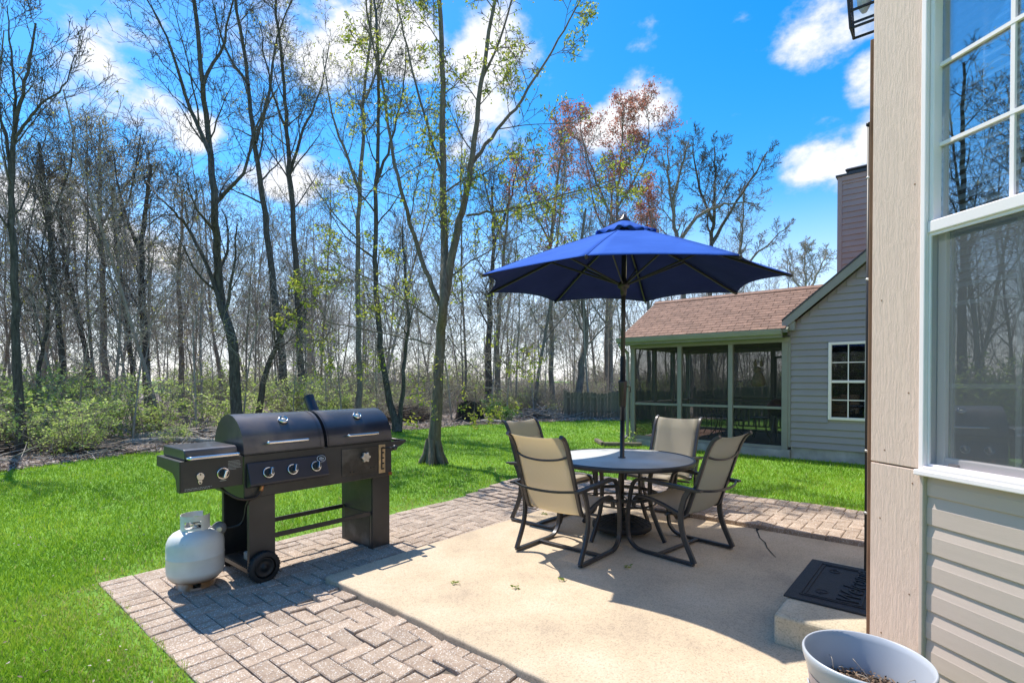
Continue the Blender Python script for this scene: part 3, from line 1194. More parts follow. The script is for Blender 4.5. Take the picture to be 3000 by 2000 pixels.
    MB().lathe([(.012, -.016), (.012, -.006)], 12, axis='y').build('bolt', M['alu'], so)
    for x, z in ((.41, .676), (.44, .676), (.60, .69), (.63, .69)):
        MB().lathe([(.0055, 0), (.004, -.004)], 8, c=(x, y0 - .0061, z), axis='y').build('rivet', M['black'], door, off)
    plate = MB().box(.678, .742, y0 - .005, y0 - .001, .632, .868).build('height_plate', M['brass'], t, off, bevel=.002)
    sl_ = MB()
    sl_.box(.700, .712, y0 - .0075, y0 - .0052, .66, .845)
    for z in (.66, .705, .75, .795, .835):
        sl_.box(.712, .730, y0 - .0075, y0 - .0052, z, z + .012)
    sl_.build('slot', M['black'], plate, off)
    lv = MB().tube([(.716, y0, .838), (.735, y0 - .05, .842), (.752, y0 - .10, .846)], .0065, 8)
    lv.lathe([(.0, -.021), (.014, -.018), (.022, -.008), (.023, .004), (.015, .012), (.006, .016)], 18, c=(.756, y0 - .115, .847), axis='y')
    lv.build('lever', M['frame'], t, off)
    # rust bleeding on the lower right corner of the body
    MB().box(.776, .8115, y0 - .0022, y0 - .0005, .602, .628).build('rust_patch', M['rust'], b, off)

    # legs: boxed uprights, the left one open to the side
    th_ = .004
    ll = MB()
    for yy in (y0 + .02, y1 - .02):
        ll.box(-.359, -.185, yy - th_ / 2, yy + th_ / 2, .075, .60)
    ll.box(-.185, -.181, y0 + .018, y1 - .018, .075, .60)
    ll.box(-.359, -.345, y0 + .0221, y0 + .05, .075, .60); ll.box(-.359, -.345, y1 - .05, y1 - .0221, .075, .60)
    ll.box(-.359, -.186, y0 + .0222, y1 - .0222, .075, .105)
    leg = ll.build('leg', G, t, off)
    MB().box(-.352, -.19, y0 + .03, y1 - .03, .1055, .112).build('leg_shelf', M['grill_rust'], leg, off)
    cl = MB().lathe([(.02, 0), (.026, .03), (.024, .10), (.012, .13)], 10, c=(-.27, y0 + .20, .113), axis='x')
    clo = MB().box(-.30, -.24, y0 + .17, y0 + .26, .113, .17).build('firebrick', M['block'], leg, off, bevel=.01)
    MB().box(-.315, -.26, y0 + .07, y0 + .15, .113, .145).build('rusty_hook', M['rust'], leg, off, bevel=.008)
    rl = MB()
    rl.box(.632, .800, y0 + .018, y0 + .022, 0.004, .60); rl.box(.632, .800, y1 - .022, y1 - .018, 0.004, .60)
    rl.box(.632, .636, y0 + .0222, y1 - .0222, 0.004, .60); rl.box(.796, .800, y0 + .0222, y1 - .0222, 0.004, .60)
    leg2 = rl.build('leg', G, t, off)
    MB().box(.628, .6318, y0 + .03, y0 + .055, 0.01, .595).build('seam_flange', G, leg2, off)
    MB().box(.6275, .6318, y0 + .06, y1 - .07, .03, .30).build('side_plate', M['grill_rust'], leg2, off)
    for yy in (y0 + .035, y1 - .05):
        MB().box(-.18, .627, yy, yy + .014, .283, .318).build('crossbar', G, t, off, bevel=.003)
    # wheels at the left leg
    for yy, s in ((y0 - .005, -1), (y1 + .005, 1)):
        w = MB()
        w.lathe([(.074, -.022), (.098, -.022), (.106, -.014), (.106, .014), (.098, .022), (.074, .022), (.070, .010), (.070, -.012)], 40, axis='y', cap=False)
        for k in range(30):
            a = 2 * math.pi * k / 30
            ca, sa = math.cos(a), math.sin(a)
            w.tube([(ca * .106, -.018, sa * .106), (ca * .106, .018, sa * .106)], .004, 4)
        wo = w.build('wheel', M['rubber'], t)
        wo.location = (-.270 - off[0], yy - off[1], .110)
        h = MB().lathe([(.0, -.020), (.018, -.020), (.020, -.010), (.050, -.008), (.056, -.014), (.066, -.016), (.070, -.008), (.070, .012), (.0, .012)], 36, axis='y')
        h.build('wheel_disc', M['black'], wo)
    MB().tube([(-.27, y0 - .01, .11), (-.27, y1 + .01, .11)], .008, 8).build('axle', G, t, off)

    # side burner on the left
    sb = MB()
    sb.prism([(y0, .702), (y0 + .05, .702), (y0 + .075, .78), (y0 + .13, .815), (.80, .83), (.80, .898), (y0, .898)], 'x', -.783, -.777)
    sb.box(-.777, -.405, y0, y0 + .004, .702, .898)
    sb.box(-.777, -.405, y0 + .004, .80, .890, .898)
    sb.box(-.777, -.405, .796, .80, .83, .8898)
    side = sb.build('side_burner', G, t, off, bevel=.003)
    lm = MB().prism([(y0 + .012, .900), (y0 + .012, .945), (y0 + .02, .962), (y0 + .04, .968), (y0 + .395, .968), (y0 + .41, .955), (y0 + .41, .900)], 'x', -.752, -.437)
    lo = lm.build('burner_lid', LID, side, off, bevel=.006, seg=3)
    MB().tube(curve((-.735, y0 + .012, .915), (-.735, y0 - .03, .915), (-.70, y0 - .036, .915), (-.48, y0 - .036, .915), (-.447, y0 - .03, .915), (-.447, y0 + .012, .915), n=4), .0125, 12).build('handle', M['chrome'], side, off)
    kr = knob(-.531, .795, y0 - .001, side, 0)
    # bottle opener
    bo_ = MB().prism([(-.032, .01), (-.028, .028), (-.012, .040), (.012, .040), (.028, .028), (.032, .01), (.020, -.016), (-.020, -.016)], 'y', -.012, -.001)
    bo_.prism([(-.016, -.018), (-.018, -.034), (-.010, -.050), (.010, -.050), (.018, -.034), (.016, -.018)], 'y', -.006, -.001)
    op = bo_.build('bottle_opener', M['chrome'], side, bevel=.002)
    op.location = (-.668 - off[0], y0 - off[1], .785)
    op.scale = (.72, 1, .82)
    for z in (.026, -.038):
        MB().lathe([(.006, -.013), (.004, -.015)], 10, c=(0, 0, z), axis='y').build('screw', M['black'], op)
    # faint printed lines on the panel
    pr = MB()
    rng = random.Random(5)
    for k in range(7):
        pr.box(-.50 + .0, -.50 + rng.uniform(.05, .085), y0 - .0016, y0 - .0006, .868 - k * .009, .870 - k * .009)
    for k in range(2):
        x = -.755
        for q in range(10):
            w_ = rng.uniform(.006, .018)
            pr.box(x, x + w_, y0 - .0016, y0 - .0006, .722 - k * .008, .724 - k * .008)
            x += w_ + .004
    pr.box(-.551, -.512, y0 - .0016, y0 - .0006, .746, .7495)
    tag(pr.build('printed_text', M['white_mark'], side, off), kind='stuff')

    # folding end shelf brackets on the right
    es = MB()
    for yy in (y0 + .004, y1 - .05):
        es.prism([(.81, .80), (.81, .885), (.965, .885), (.965, .868)], 'y', yy, yy + .006)
    es.box(.945, .962, y0 + .010, y1 - .05, .868, .8849)
    es.tube([(.955, y0 + .01, .878), (.955, y1 - .05, .878)], .012, 10)
    es.build('end_shelf_bracket', G, t, off)
    # smoke stack behind the lids
    sk = MB()
    p0, p1 = Vector((.40, .80, 1.02)), Vector((.383, .955, 1.262))
    sk.tube([p0, p0.lerp(p1, .5), p1], .043, 20, cap=False)
    sk.tube([p1 - (p1 - p0) * .05, p1], .0455, 20, cap=False)
    sk.tube([p0, p0.lerp(p1, .97)], .040, 20)
    sk.build('smoke_stack', M['panel_blue'], t, off)
    # gas hose, from the burner valves down to the regulator at the tank
    MB().tube(curve((-.53, y0 + .10, .71), (-.50, y0 + .02, .66), (-.44, y0 - .02, .615), (-.37, y0 - .02, .60), (-.31, y0 - .025, .62), (-.285, y0 - .02, .685), n=6), .009, 8).build('gas_hose', M['hose'], t, off)
    MB().tube([(-.297, y0 - .024, .645), (-.283, y0 - .02, .690)], .013, 10).build('hose_fitting', M['copper'], t, off)
    hz = MB().tube(curve((-.37, y0 - .02, .60), (-.36, y0 + .06, .54), (-.345, y0 + .12, .46), (-.36, y0 + .15, .40), (-.40, y0 + .18, .382), (-.45, y0 + .20, .384), n=6), .0075, 8)
    hz.build('gas_hose', M['black'], t, off)
    # regulator
    rg = MB()
    rg.lathe([(.0, -.026), (.022, -.024), (.030, -.016), (.046, -.010), (.047, .008), (.030, .014), (.0, .016)], 24, axis='y')
    ro = rg.build('regulator', M['grey_plastic'], t)
    ro.location = (-.480 - off[0], .570 - off[1], .384)
    ro.rotation_euler = (0, 0, R(-20))
    MB().lathe([(.020, -.026), (.020, -.036), (.016, -.038)], 20, axis='y').build('regulator_cap', M['alu'], ro)
    MB().tube([(-.490, .572, .384), (-.55, .605, .40), (-.60, .626, .418)], .011, 10).build('regulator_nut', M['black'], t, off)
    return t


grill()


def propane_tank():
    p = HF(-.607, -.626)
    t = thing('propane_tank', 'white propane gas cylinder with rusty base standing beside the grill', 'gas cylinder', (p.x, p.y, 0.018), 0)
    r = .172
    prof = [(0.0, .030), (.06, .031), (.105, .037), (.14, .052), (.162, .078), (.171, .11), (r, .14), (r, .205), (r + .0015, .208), (r + .0015, .214), (r, .217), (r, .28), (.169, .305), (.158, .335), (.136, .36), (.10, .378), (.05, .388), (0, .390)]
    MB().lathe(prof, 56).build('cylinder', M['tank'], t)
    fr = MB()
    n = 48
    for k in range(n):
        gap = (k % 12) in (3, 4, 5)
        a0, a1 = 2 * math.pi * k / n, 2 * math.pi * (k + 1) / n
        z0, z1 = (0.0, .014) if gap else (0.0, .045)
        v = []
        for rr in (.112, .117):
            for a in (a0, a1):
                for z in (z0, z1):
                    v.append((rr * math.cos(a), rr * math.sin(a), z))
        fr.add(v, [(0, 2, 3, 1), (4, 5, 7, 6), (0, 4, 6, 2), (1, 3, 7, 5), (0, 1, 5, 4), (2, 6, 7, 3)])
    fr.build('foot_ring', M['tank'], t)
    # collar: a bent strip with hand holes, open towards the regulator
    cb = MB()
    n = 72
    zs = [.362, .386, .400, .418, .446, .456, .482]
    for k in range(n):
        deg = -270 + 285 * k / n
        a0, a1 = R(deg), R(deg + 285 / n)
        hole = (-104 < deg < -38) or (-200 < deg < -150) or (-262 < deg < -235)
        for q in range(6):
            if hole and q in (2, 3):
                continue
            if q == 0 and (int(deg) % 90) < 52:
                continue
            v = []
            for rr in (.086, .0885):
                for a in (a0, a1):
                    for z in (zs[q], zs[q + 1]):
                        v.append((rr * math.cos(a), rr * math.sin(a), z))
            cb.add(v, [(0, 2, 3, 1), (4, 5, 7, 6), (0, 4, 6, 2), (1, 3, 7, 5), (0, 1, 5, 4), (2, 6, 7, 3)])
    cb.build('collar', M['tank'], t)
    va = MB()
    va.lathe([(.02, .385), (.02, .40), (.013, .405), (.013, .43)], 14)
    va.tube([(0, 0, .418), (.05, .01, .418)], .014, 10)
    va.tube([(0, 0, .418), (-.03, -.02, .418)], .009, 8)
    vo = va.build('valve', M['alu'], t)
    MB().lathe([(.0, .430), (.026, .431), (.030, .438), (.026, .447), (.0, .449)], 16).build('valve_wheel', M['black'], vo)


propane_tank()


# ------------------------------------------------------------------ table, umbrella, chairs
TC = HF(2.245, 1.041)


def table():
    t = thing('patio_table', 'round glass topped patio table with dark metal rim', 'table', (TC.x, TC.y, SLZ))
    r = .625
    MB().lathe([(.026, .655), (r - .022, .655), (r - .022, .661), (.026, .661)], 72).build('tabletop', M['table_glass'], t)
    rim = MB().lathe([(r - .022, .630), (r - .004, .628), (r, .634), (r, .660), (r - .006, .667), (r - .018, .667), (r - .0225, .662), (r - .022, .630)], 80)
    rim.build('rim', M['frame'], t)
    MB().lathe([(.022, .640), (.034, .640), (.034, .668), (.022, .668), (.022, .640)], 24).build('umbrella_ring', M['frame'], t)
    for k in range(4):
        a = R(-47 + 90 * k)
        c, s = math.cos(a), math.sin(a)
        MB().tube(curve((.45 * c, .45 * s, .628), (.34 * c, .34 * s, .612), (.295 * c, .295 * s, .56), (.285 * c, .285 * s, .40), (.30 * c, .30 * s, .27), (.36 * c, .36 * s, .13), (.43 * c, .43 * s, .004), n=5),
                  .01, flat=(.036, .022), up=(c, s, 0)).build('leg', M['frame'], t)
    for z, rr in ((.345, .315), (.285, .30)):
        MB().tube([(rr * math.cos(2 * math.pi * k / 40), rr * math.sin(2 * math.pi * k / 40), z) for k in range(40)], .01, flat=(.03, .01) if z > .3 else (.014, .012), closed=True).build('hoop', M['frame'], t)
    w = MB()
    for k in range(4):
        a = R(-2 + 90 * k)
        w.tube([(.31 * math.cos(a), .31 * math.sin(a), .345), (.05 * math.cos(a), .05 * math.sin(a), .345)], .005, 6)
    w.tube([(.05 * math.cos(2 * math.pi * k / 16), .05 * math.sin(2 * math.pi * k / 16), .345) for k in range(16)], .005, 6, closed=True)
    w.build('brace', M['frame'], t)


table()


def umbrella():
    t = thing('patio_umbrella', 'open blue canvas umbrella standing through the round table', 'umbrella', (TC.x, TC.y, .15))
    t.rotation_euler = (R(1.6), 0, R(0))
    RR, ZR, ZT = 1.30, 2.085, 2.585                     # rim radius, rim height, crown height above the foot (foot at 0.15)
    NS = 8
    ph0 = R(22.5 + 0)
    mb = MB()
    NU, NV = 10, 14
    z_prof = lambda s: ZT - (ZT - ZR) * (0.88 * s + 0.12 * s * s)
    ring0 = 0.16

    def P(k, u, s, drop=0.0):
        a = ph0 + 2 * math.pi * (k + u) / NS
        # straight chords between ribs, scalloped at the hem, slight billow between ribs
        a0, a1 = ph0 + 2 * math.pi * k / NS, ph0 + 2 * math.pi * (k + 1) / NS
        p0, p1 = np.array((math.cos(a0), math.sin(a0))), np.array((math.cos(a1), math.sin(a1)))
        p = p0 * (1 - u) + p1 * u
        bow = 4 * u * (1 - u)
        ss = s - 0.07 * bow * (s ** 4)
        z = z_prof(ss) - 0.012 * bow * s - drop
        return (p[0] * RR * ss, p[1] * RR * ss, z)
    for k in range(NS):
        v, f = [], []
        for i in range(NV + 1):
            s = ring0 + (1 - ring0) * i / NV
            for j in range(NU + 1):
                v.append(P(k, j / NU, s))
        for i in range(NV):
            for j in range(NU):
                a = i * (NU + 1) + j
                f.append((a, a + 1, a + NU + 2, a + NU + 1))
        mb.add(v, f, True)
    can = mb.build('canopy', M['canvas_shade'], t, fix=False)
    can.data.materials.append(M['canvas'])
    md = can.modifiers.new('thick', 'SOLIDIFY'); md.thickness = .003; md.material_offset = 1  # upper face gets the lit tone, underside the painted shade
    # seams on the ribs
    for k in range(NS):
        MB().tube([tuple(np.array(P(k, 0, .2 + .8 * i / 10)) + (0, 0, .003)) for i in range(11)], .004, 5).build('seam', M['canvas'], can)
    # wind vent flap, ruffled hem
    vm = MB()
    v, f = [], []
    n = 96
    for i in range(6):
        s = i / 5
        for j in range(n):
            a = 2 * math.pi * j / n
            q = (a - ph0) / (2 * math.pi / NS) % 1
            bow = 4 * q * (1 - q)
            rr = (.02 + .255 * s) * (1 - .10 * bow * s)
            zz = ZT + .055 - .125 * s - .012 * math.sin(a * 17) * s ** 3 - .012 * math.sin(a * 5 + 1) * s ** 2
            v.append((rr * math.cos(a), rr * math.sin(a), zz))
    for i in range(5):
        for j in range(n):
            f.append((i * n + j, i * n + (j + 1) % n, (i + 1) * n + (j + 1) % n, (i + 1) * n + j))
    vm.add(v, f, True)
    vo = vm.build('vent_flap', M['canvas'], t, fix=False)
    md = vo.modifiers.new('thick', 'SOLIDIFY'); md.thickness = .003
    MB().lathe([(.055, ZT + .043), (.052, ZT + .060), (.036, ZT + .064), (.030, ZT + .080), (.016, ZT + .088), (.012, ZT + .105), (.0, ZT + .110)], 20).build('finial', M['pole'], t)
    # ribs, struts, hub, runner
    hubz = ZT - .02
    runz = 2.09
    for k in range(NS):
        p0 = np.array(P(k, 0, .02)) - (0, 0, .02); p1 = np.array(P(k, 0, .995)) - (0, 0, .012)
        rib = MB().tube([tuple(p0), tuple(np.array(P(k, 0, .5)) - (0, 0, .014)), tuple(p1)], .008, flat=(.020, .012)).build('rib', M['frame'], t)
        a = ph0 + 2 * math.pi * k / NS
        q1 = np.array(P(k, 0, .5)) - (0, 0, .025)
        MB().tube([(.035 * math.cos(a), .035 * math.sin(a), runz), tuple(q1)], .007, flat=(.016, .010)).build('strut', M['frame'], rib)
        MB().lathe([(.0, -.012), (.010, -.010), (.010, .010), (.0, .014)], 8, c=tuple(np.array(P(k, 0, .998)) - (0, 0, .006))).build('rib_tip', M['pole'], rib)
    MB().lathe([(.020, runz - .10), (.026, runz - .08), (.028, runz - .04), (.046, runz - .03), (.052, runz - .012), (.050, runz + .012), (.026, runz + .03), (.022, runz + .06)], 24).build('runner', M['pole'], t)
    MB().lathe([(.024, hubz - .05), (.045, hubz - .02), (.045, hubz), (.02, hubz + .02)], 20).build('hub', M['pole'], t)
    pl = MB().tube([(0, 0, -.05), (0, 0, .9)], .0205, 20)
    pl.tube([(0, 0, .9), (0, 0, ZT + .03)], .019, 20)
    pl.build('pole', M['pole'], t)
    # tilt crank sleeve
    MB().lathe([(.021, 1.01), (.030, 1.03), (.036, 1.20), (.040, 1.24), (.038, 1.25), (.024, 1.255), (.024, 1.46), (.0205, 1.465)], 24).build('crank_housing', M['pole'], t)
    MB().tube([(.036, -.005, 1.20), (.062, -.008, 1.20), (.064, -.01, 1.15)], .006, 8).build('crank_handle', M['pole'], t)
    # pull cord
    MB().tube([(.02, -.012, ZT - .1), (.02, -.012, runz + .05)], .003, 5).build('cord', M['alu'], t)


umbrella()


def umbrella_base():
    t = thing('umbrella_base', 'black domed umbrella base on small casters under the table', 'umbrella base', (TC.x, TC.y, SLZ))
    n = 48
    m = MB().lathe([(.252, .045), (.258, .050), (.258, .082), (.250, .090), (.20, .112), (.13, .136), (.07, .150), (.04, .155), (.03, .20), (.024, .205)], n)
    o = m.build('dome', M['rubber'], t)
    for k in range(20):
        a = 2 * math.pi * k / 20
        MB().tube([(.25 * math.cos(a), .25 * math.sin(a), .091), (.20 * math.cos(a), .20 * math.sin(a), .113), (.13 * math.cos(a), .13 * math.sin(a), .137), (.06 * math.cos(a), .06 * math.sin(a), .152)], .004, 4).build('weave_rib', M['rubber'], o)
    for rr, z in ((.22, .105), (.17, .124), (.12, .140)):
        MB().tube([(rr * math.cos(2 * math.pi * k / 40), rr * math.sin(2 * math.pi * k / 40), z) for k in range(40)], .004, 4, closed=True).build('weave_ring', M['rubber'], o)
    for k in range(4):
        a = R(-110 + 90 * k)
        x, y = .195 * math.cos(a), .195 * math.sin(a)
        c = MB().lathe([(.0, -.010), (.016, -.009), (.021, -.005), (.021, .005), (.016, .009), (.0, .010)], 18, c=(0, 0, .0215), axis='y')
        co = c.build('caster', M['black'], t)
        co.location = (x, y, 0); co.rotation_euler = (0, 0, a + R(20))
        MB().box(-.013, .013, -.014, -.011, .018, .05).box(-.013, .013, .011, .014, .018, .05).build('caster_fork', M['chrome'], co)


umbrella_base()


def make_chair():
    t = thing('sling_chair', 'x', 'chair', group='sling chairs round the patio table')
    FM = M['frame']
    W = .295                                            # half spacing of the side frames
    for s in (-1, 1):
        x = s * W
        path = curve((x, .0, .022), (x, .085, .20), (x, .11, .34), (x, .085, .47), (x, .045, .545), n=5)
        sf = MB().tube(path, .01, flat=(.040, .022), up=(0, 1, 0))
        sf.build('rear_leg', FM, t)
        # runner, front leg and arm are one bent bar
        fl = curve((x, .004, .018), (x, .30, .016), (x, .47, .018), (x, .545, .06), (x, .575, .13), (x, .575, .30), (x, .545, .48), (x, .515, .545), (x, .445, .572), (x, .25, .562), (x, -.02, .548), n=6)
        MB().tube(fl, .01, flat=(.036, .022), up=(1, 0, 0)).build('side_frame', FM, t)
        # arm rest: flattened bar on top
        MB().tube(curve((x, -.055, .553), (x, .10, .562), (x, .30, .572), (x, .43, .582), n=4), .01, flat=(.046, .016), up=(1, 0, 0)).build('armrest', FM, t)
    # sling rails: front lip -> seat -> bend -> back -> flared top
    rail = [(.56, .335), (.545, .395), (.50, .422), (.40, .418), (.28, .390), (.17, .352), (.115, .350), (.085, .385), (.05, .48), (.0, .62), (-.055, .78), (-.085, .86), (-.125, .925), (-.165, .950)]
    rc = curve(*[(0, y, z) for y, z in rail], n=5)
    for s in (-1, 1):
        x = s * .245
        MB().tube([(x, p[1], p[2]) for p in rc], .01, flat=(.030, .026), up=(1, 0, 0)).build('sling_rail', FM, t)

    def sheet(pts, name):
        v, f = [], []
        nx = 9
        K = len(pts)
        for i, p in enumerate(pts):
            for j in range(nx):
                u = -1 + 2 * j / (nx - 1)
                sag = .016 * (1 - u * u)
                d = np.array(pts[min(i + 1, K - 1)]) - np.array(pts[max(i - 1, 0)])
                nrm = np.array((0, d[2], -d[1])); nrm /= np.linalg.norm(nrm)
                if nrm[2] > 0 or (abs(nrm[2]) < .3 and nrm[1] > 0): nrm = -nrm
                v.append((u * .236, p[1] + nrm[1] * sag, p[2] + nrm[2] * sag))
        for i in range(K - 1):
            for j in range(nx - 1):
                a = i * nx + j
                f.append((a, a + 1, a + nx + 1, a + nx))
        m = MB().add(v, f, True)
        o = m.build(name, M['sling'], t, fix=False)
        uv = o.data.uv_layers.new(name='UVMap')
        for lp in o.data.loops:
            i, j = divmod(lp.vertex_index, nx)
            uv.data[lp.index].uv = (j / (nx - 1) * .5, i / (K - 1) * (.5 if name == 'seat' else .6))
        md = o.modifiers.new('thick', 'SOLIDIFY'); md.thickness = .003
        return o
    cut = 6 * 5
    sheet(rc[3:cut + 1], 'seat')
    sheet(rc[cut:-2], 'backrest')
    # braces
    MB().tube(curve((-.245, -.06, .80), (-.15, -.085, .772), (0, -.095, .760), (.15, -.085, .772), (.245, -.06, .80), n=5), .0085, 8).build('back_brace', FM, t)
    MB().tube(curve((-.30, -.03, .553), (-.15, -.075, .540), (0, -.085, .536), (.15, -.075, .540), (.30, -.03, .553), n=5), .009, flat=(.018, .012)).build('arm_brace', FM, t)
    MB().tube([(-.295, .30, .017), (.295, .30, .017)], .01, flat=(.034, .020), up=(0, 1, 0)).build('floor_brace', FM, t)
    for y, z in ((.50, .385), (.20, .335)):
        MB().tube([(-.29, y + .04, z), (.29, y + .04, z)], .010, 8).build('seat_brace', FM, t)
    return t


chair = make_chair()
CH = [((.26, 3.908), 40.4 + 0.0, 'tan sling patio chair with its back to the viewer, left of the umbrella pole'),
      ((1.535, 3.947), -41.5, 'tan sling patio chair in front on the right, facing left to the table'),
      ((.19, 5.23), 130.4, 'sling patio chair half hidden behind another, on the lawn side of the table'),
      ((1.706, 5.545), 222.5, 'sling patio chair across the table, its pale backrest facing the viewer')]
for i, ((x, y), az, lab) in enumerate(CH):
    o = chair if i == 0 else copy_tree(chair)
    o.location = (x, y, SLZ)
    o.rotation_euler = (0, 0, -R(az))
    o['label'] = lab


# ------------------------------------------------------------------ flower pot
def pot():
    x, y = 1.195, 1.75
    t = thing('flower_pot', 'pale blue glazed flower pot with bare soil beside the house wall', 'flower pot', (x, y, SLZ))
    t.scale = (.9, .9, .98)
    H = .425
    prof = [(.0, .0), (.11, .0), (.118, .006), (.125, .03), (.150, .14), (.178, .28), (.190, .345), (.196, .352), (.198, .372), (.205, .384), (.211, .405), (.212, .418), (.208, H), (.203, H - .002), (.198, .40), (.188, .36), (.176, .28), (.165, .22)]
    m = MB().lathe(prof[1:], 64, cap=False)
    m.build('pot_wall', M['pot'], t)
    # relief band with scrolls
    MB().lathe([(.1535, .15), (.1565, .152), (.1835, .285), (.1925, .340), (.1895, .345)], 64, cap=False).build('relief_band', M['pot_brown'], t)
    for k in range(14):
        a = 2 * math.pi * k / 14
        pts = []
        for q in range(17):
            s = q / 16
            ang = s * 2 * math.pi * 0.8
            rr = .030 * (1 - .35 * s)
            da, dz = rr * math.cos(ang) / .18, rr * math.sin(ang)
            zz = .275 + dz
            rad = .1625 + (zz - .18) * .2 + .0045
            pts.append((rad * math.cos(a + da), rad * math.sin(a + da), zz))
        MB().tube(pts, .0038, 5).build('scroll', M['pot'], t)
    so = MB().lathe([(.176, .283), (.12, .292), (.05, .285), (0, .29)], 40)
    so.build('soil', M['soil'], t)
    rng = np.random.default_rng(4)
    n = 1500
    rr, aa = .168 * np.sqrt(rng.random(n)), rng.random(n) * 2 * np.pi
    c = np.stack([rr * np.cos(aa), rr * np.sin(aa), .288 + .022 * rng.random(n)], 1)
    vv, q, rn = leaf_quads(c, rng, .016, .007, flat=.75)
    o = np_mesh('bark_chips', vv, q, None, rn, [M['chips']], parent=t)
    tag(o, kind='stuff')
    for k in range(10):
        a, r0 = rng.random() * 6.28, .14 * math.sqrt(rng.random())
        p = np.array((r0 * math.cos(a), r0 * math.sin(a), .295))
        b = rng.random() * 6.28
        ln = .04 + .07 * rng.random()
        MB().tube(curve(p, p + (ln * .4 * math.cos(b), ln * .4 * math.sin(b), .02 + .03 * rng.random()), p + (ln * math.cos(b), ln * math.sin(b), .03 + .03 * rng.random()), n=3), .0016, 4).build('dry_stalk', M['twig'], t)


def leaf_quads(c, rng, ln, wd, flat=0.3, up=None):
    """n leaf-shaped quads (diamond-ish, bent) centred on c"""
    n = len(c)
    d = rng.normal(size=(n, 3))
    d[:, 2] *= (1 - flat)
    d /= np.linalg.norm(d, axis=1, keepdims=True)
    s = rng.normal(size=(n, 3)); s[:, 2] *= (1 - flat)
    s -= d * (s * d).sum(1, keepdims=True)
    s /= np.linalg.norm(s, axis=1, keepdims=True) + 1e-9
    L = ln * rng.uniform(.6, 1.35, (n, 1)); W = wd * rng.uniform(.6, 1.35, (n, 1))
    nn = np.cross(d, s)
    v = np.stack([c - d * L / 2, c + s * W / 2 + nn * W * .15, c + d * L / 2, c - s * W / 2 + nn * W * .15], 1).reshape(-1, 3)
    q = np.arange(4 * n).reshape(n, 4)
    return v, q, np.repeat(rng.random(n), 4)


pot()


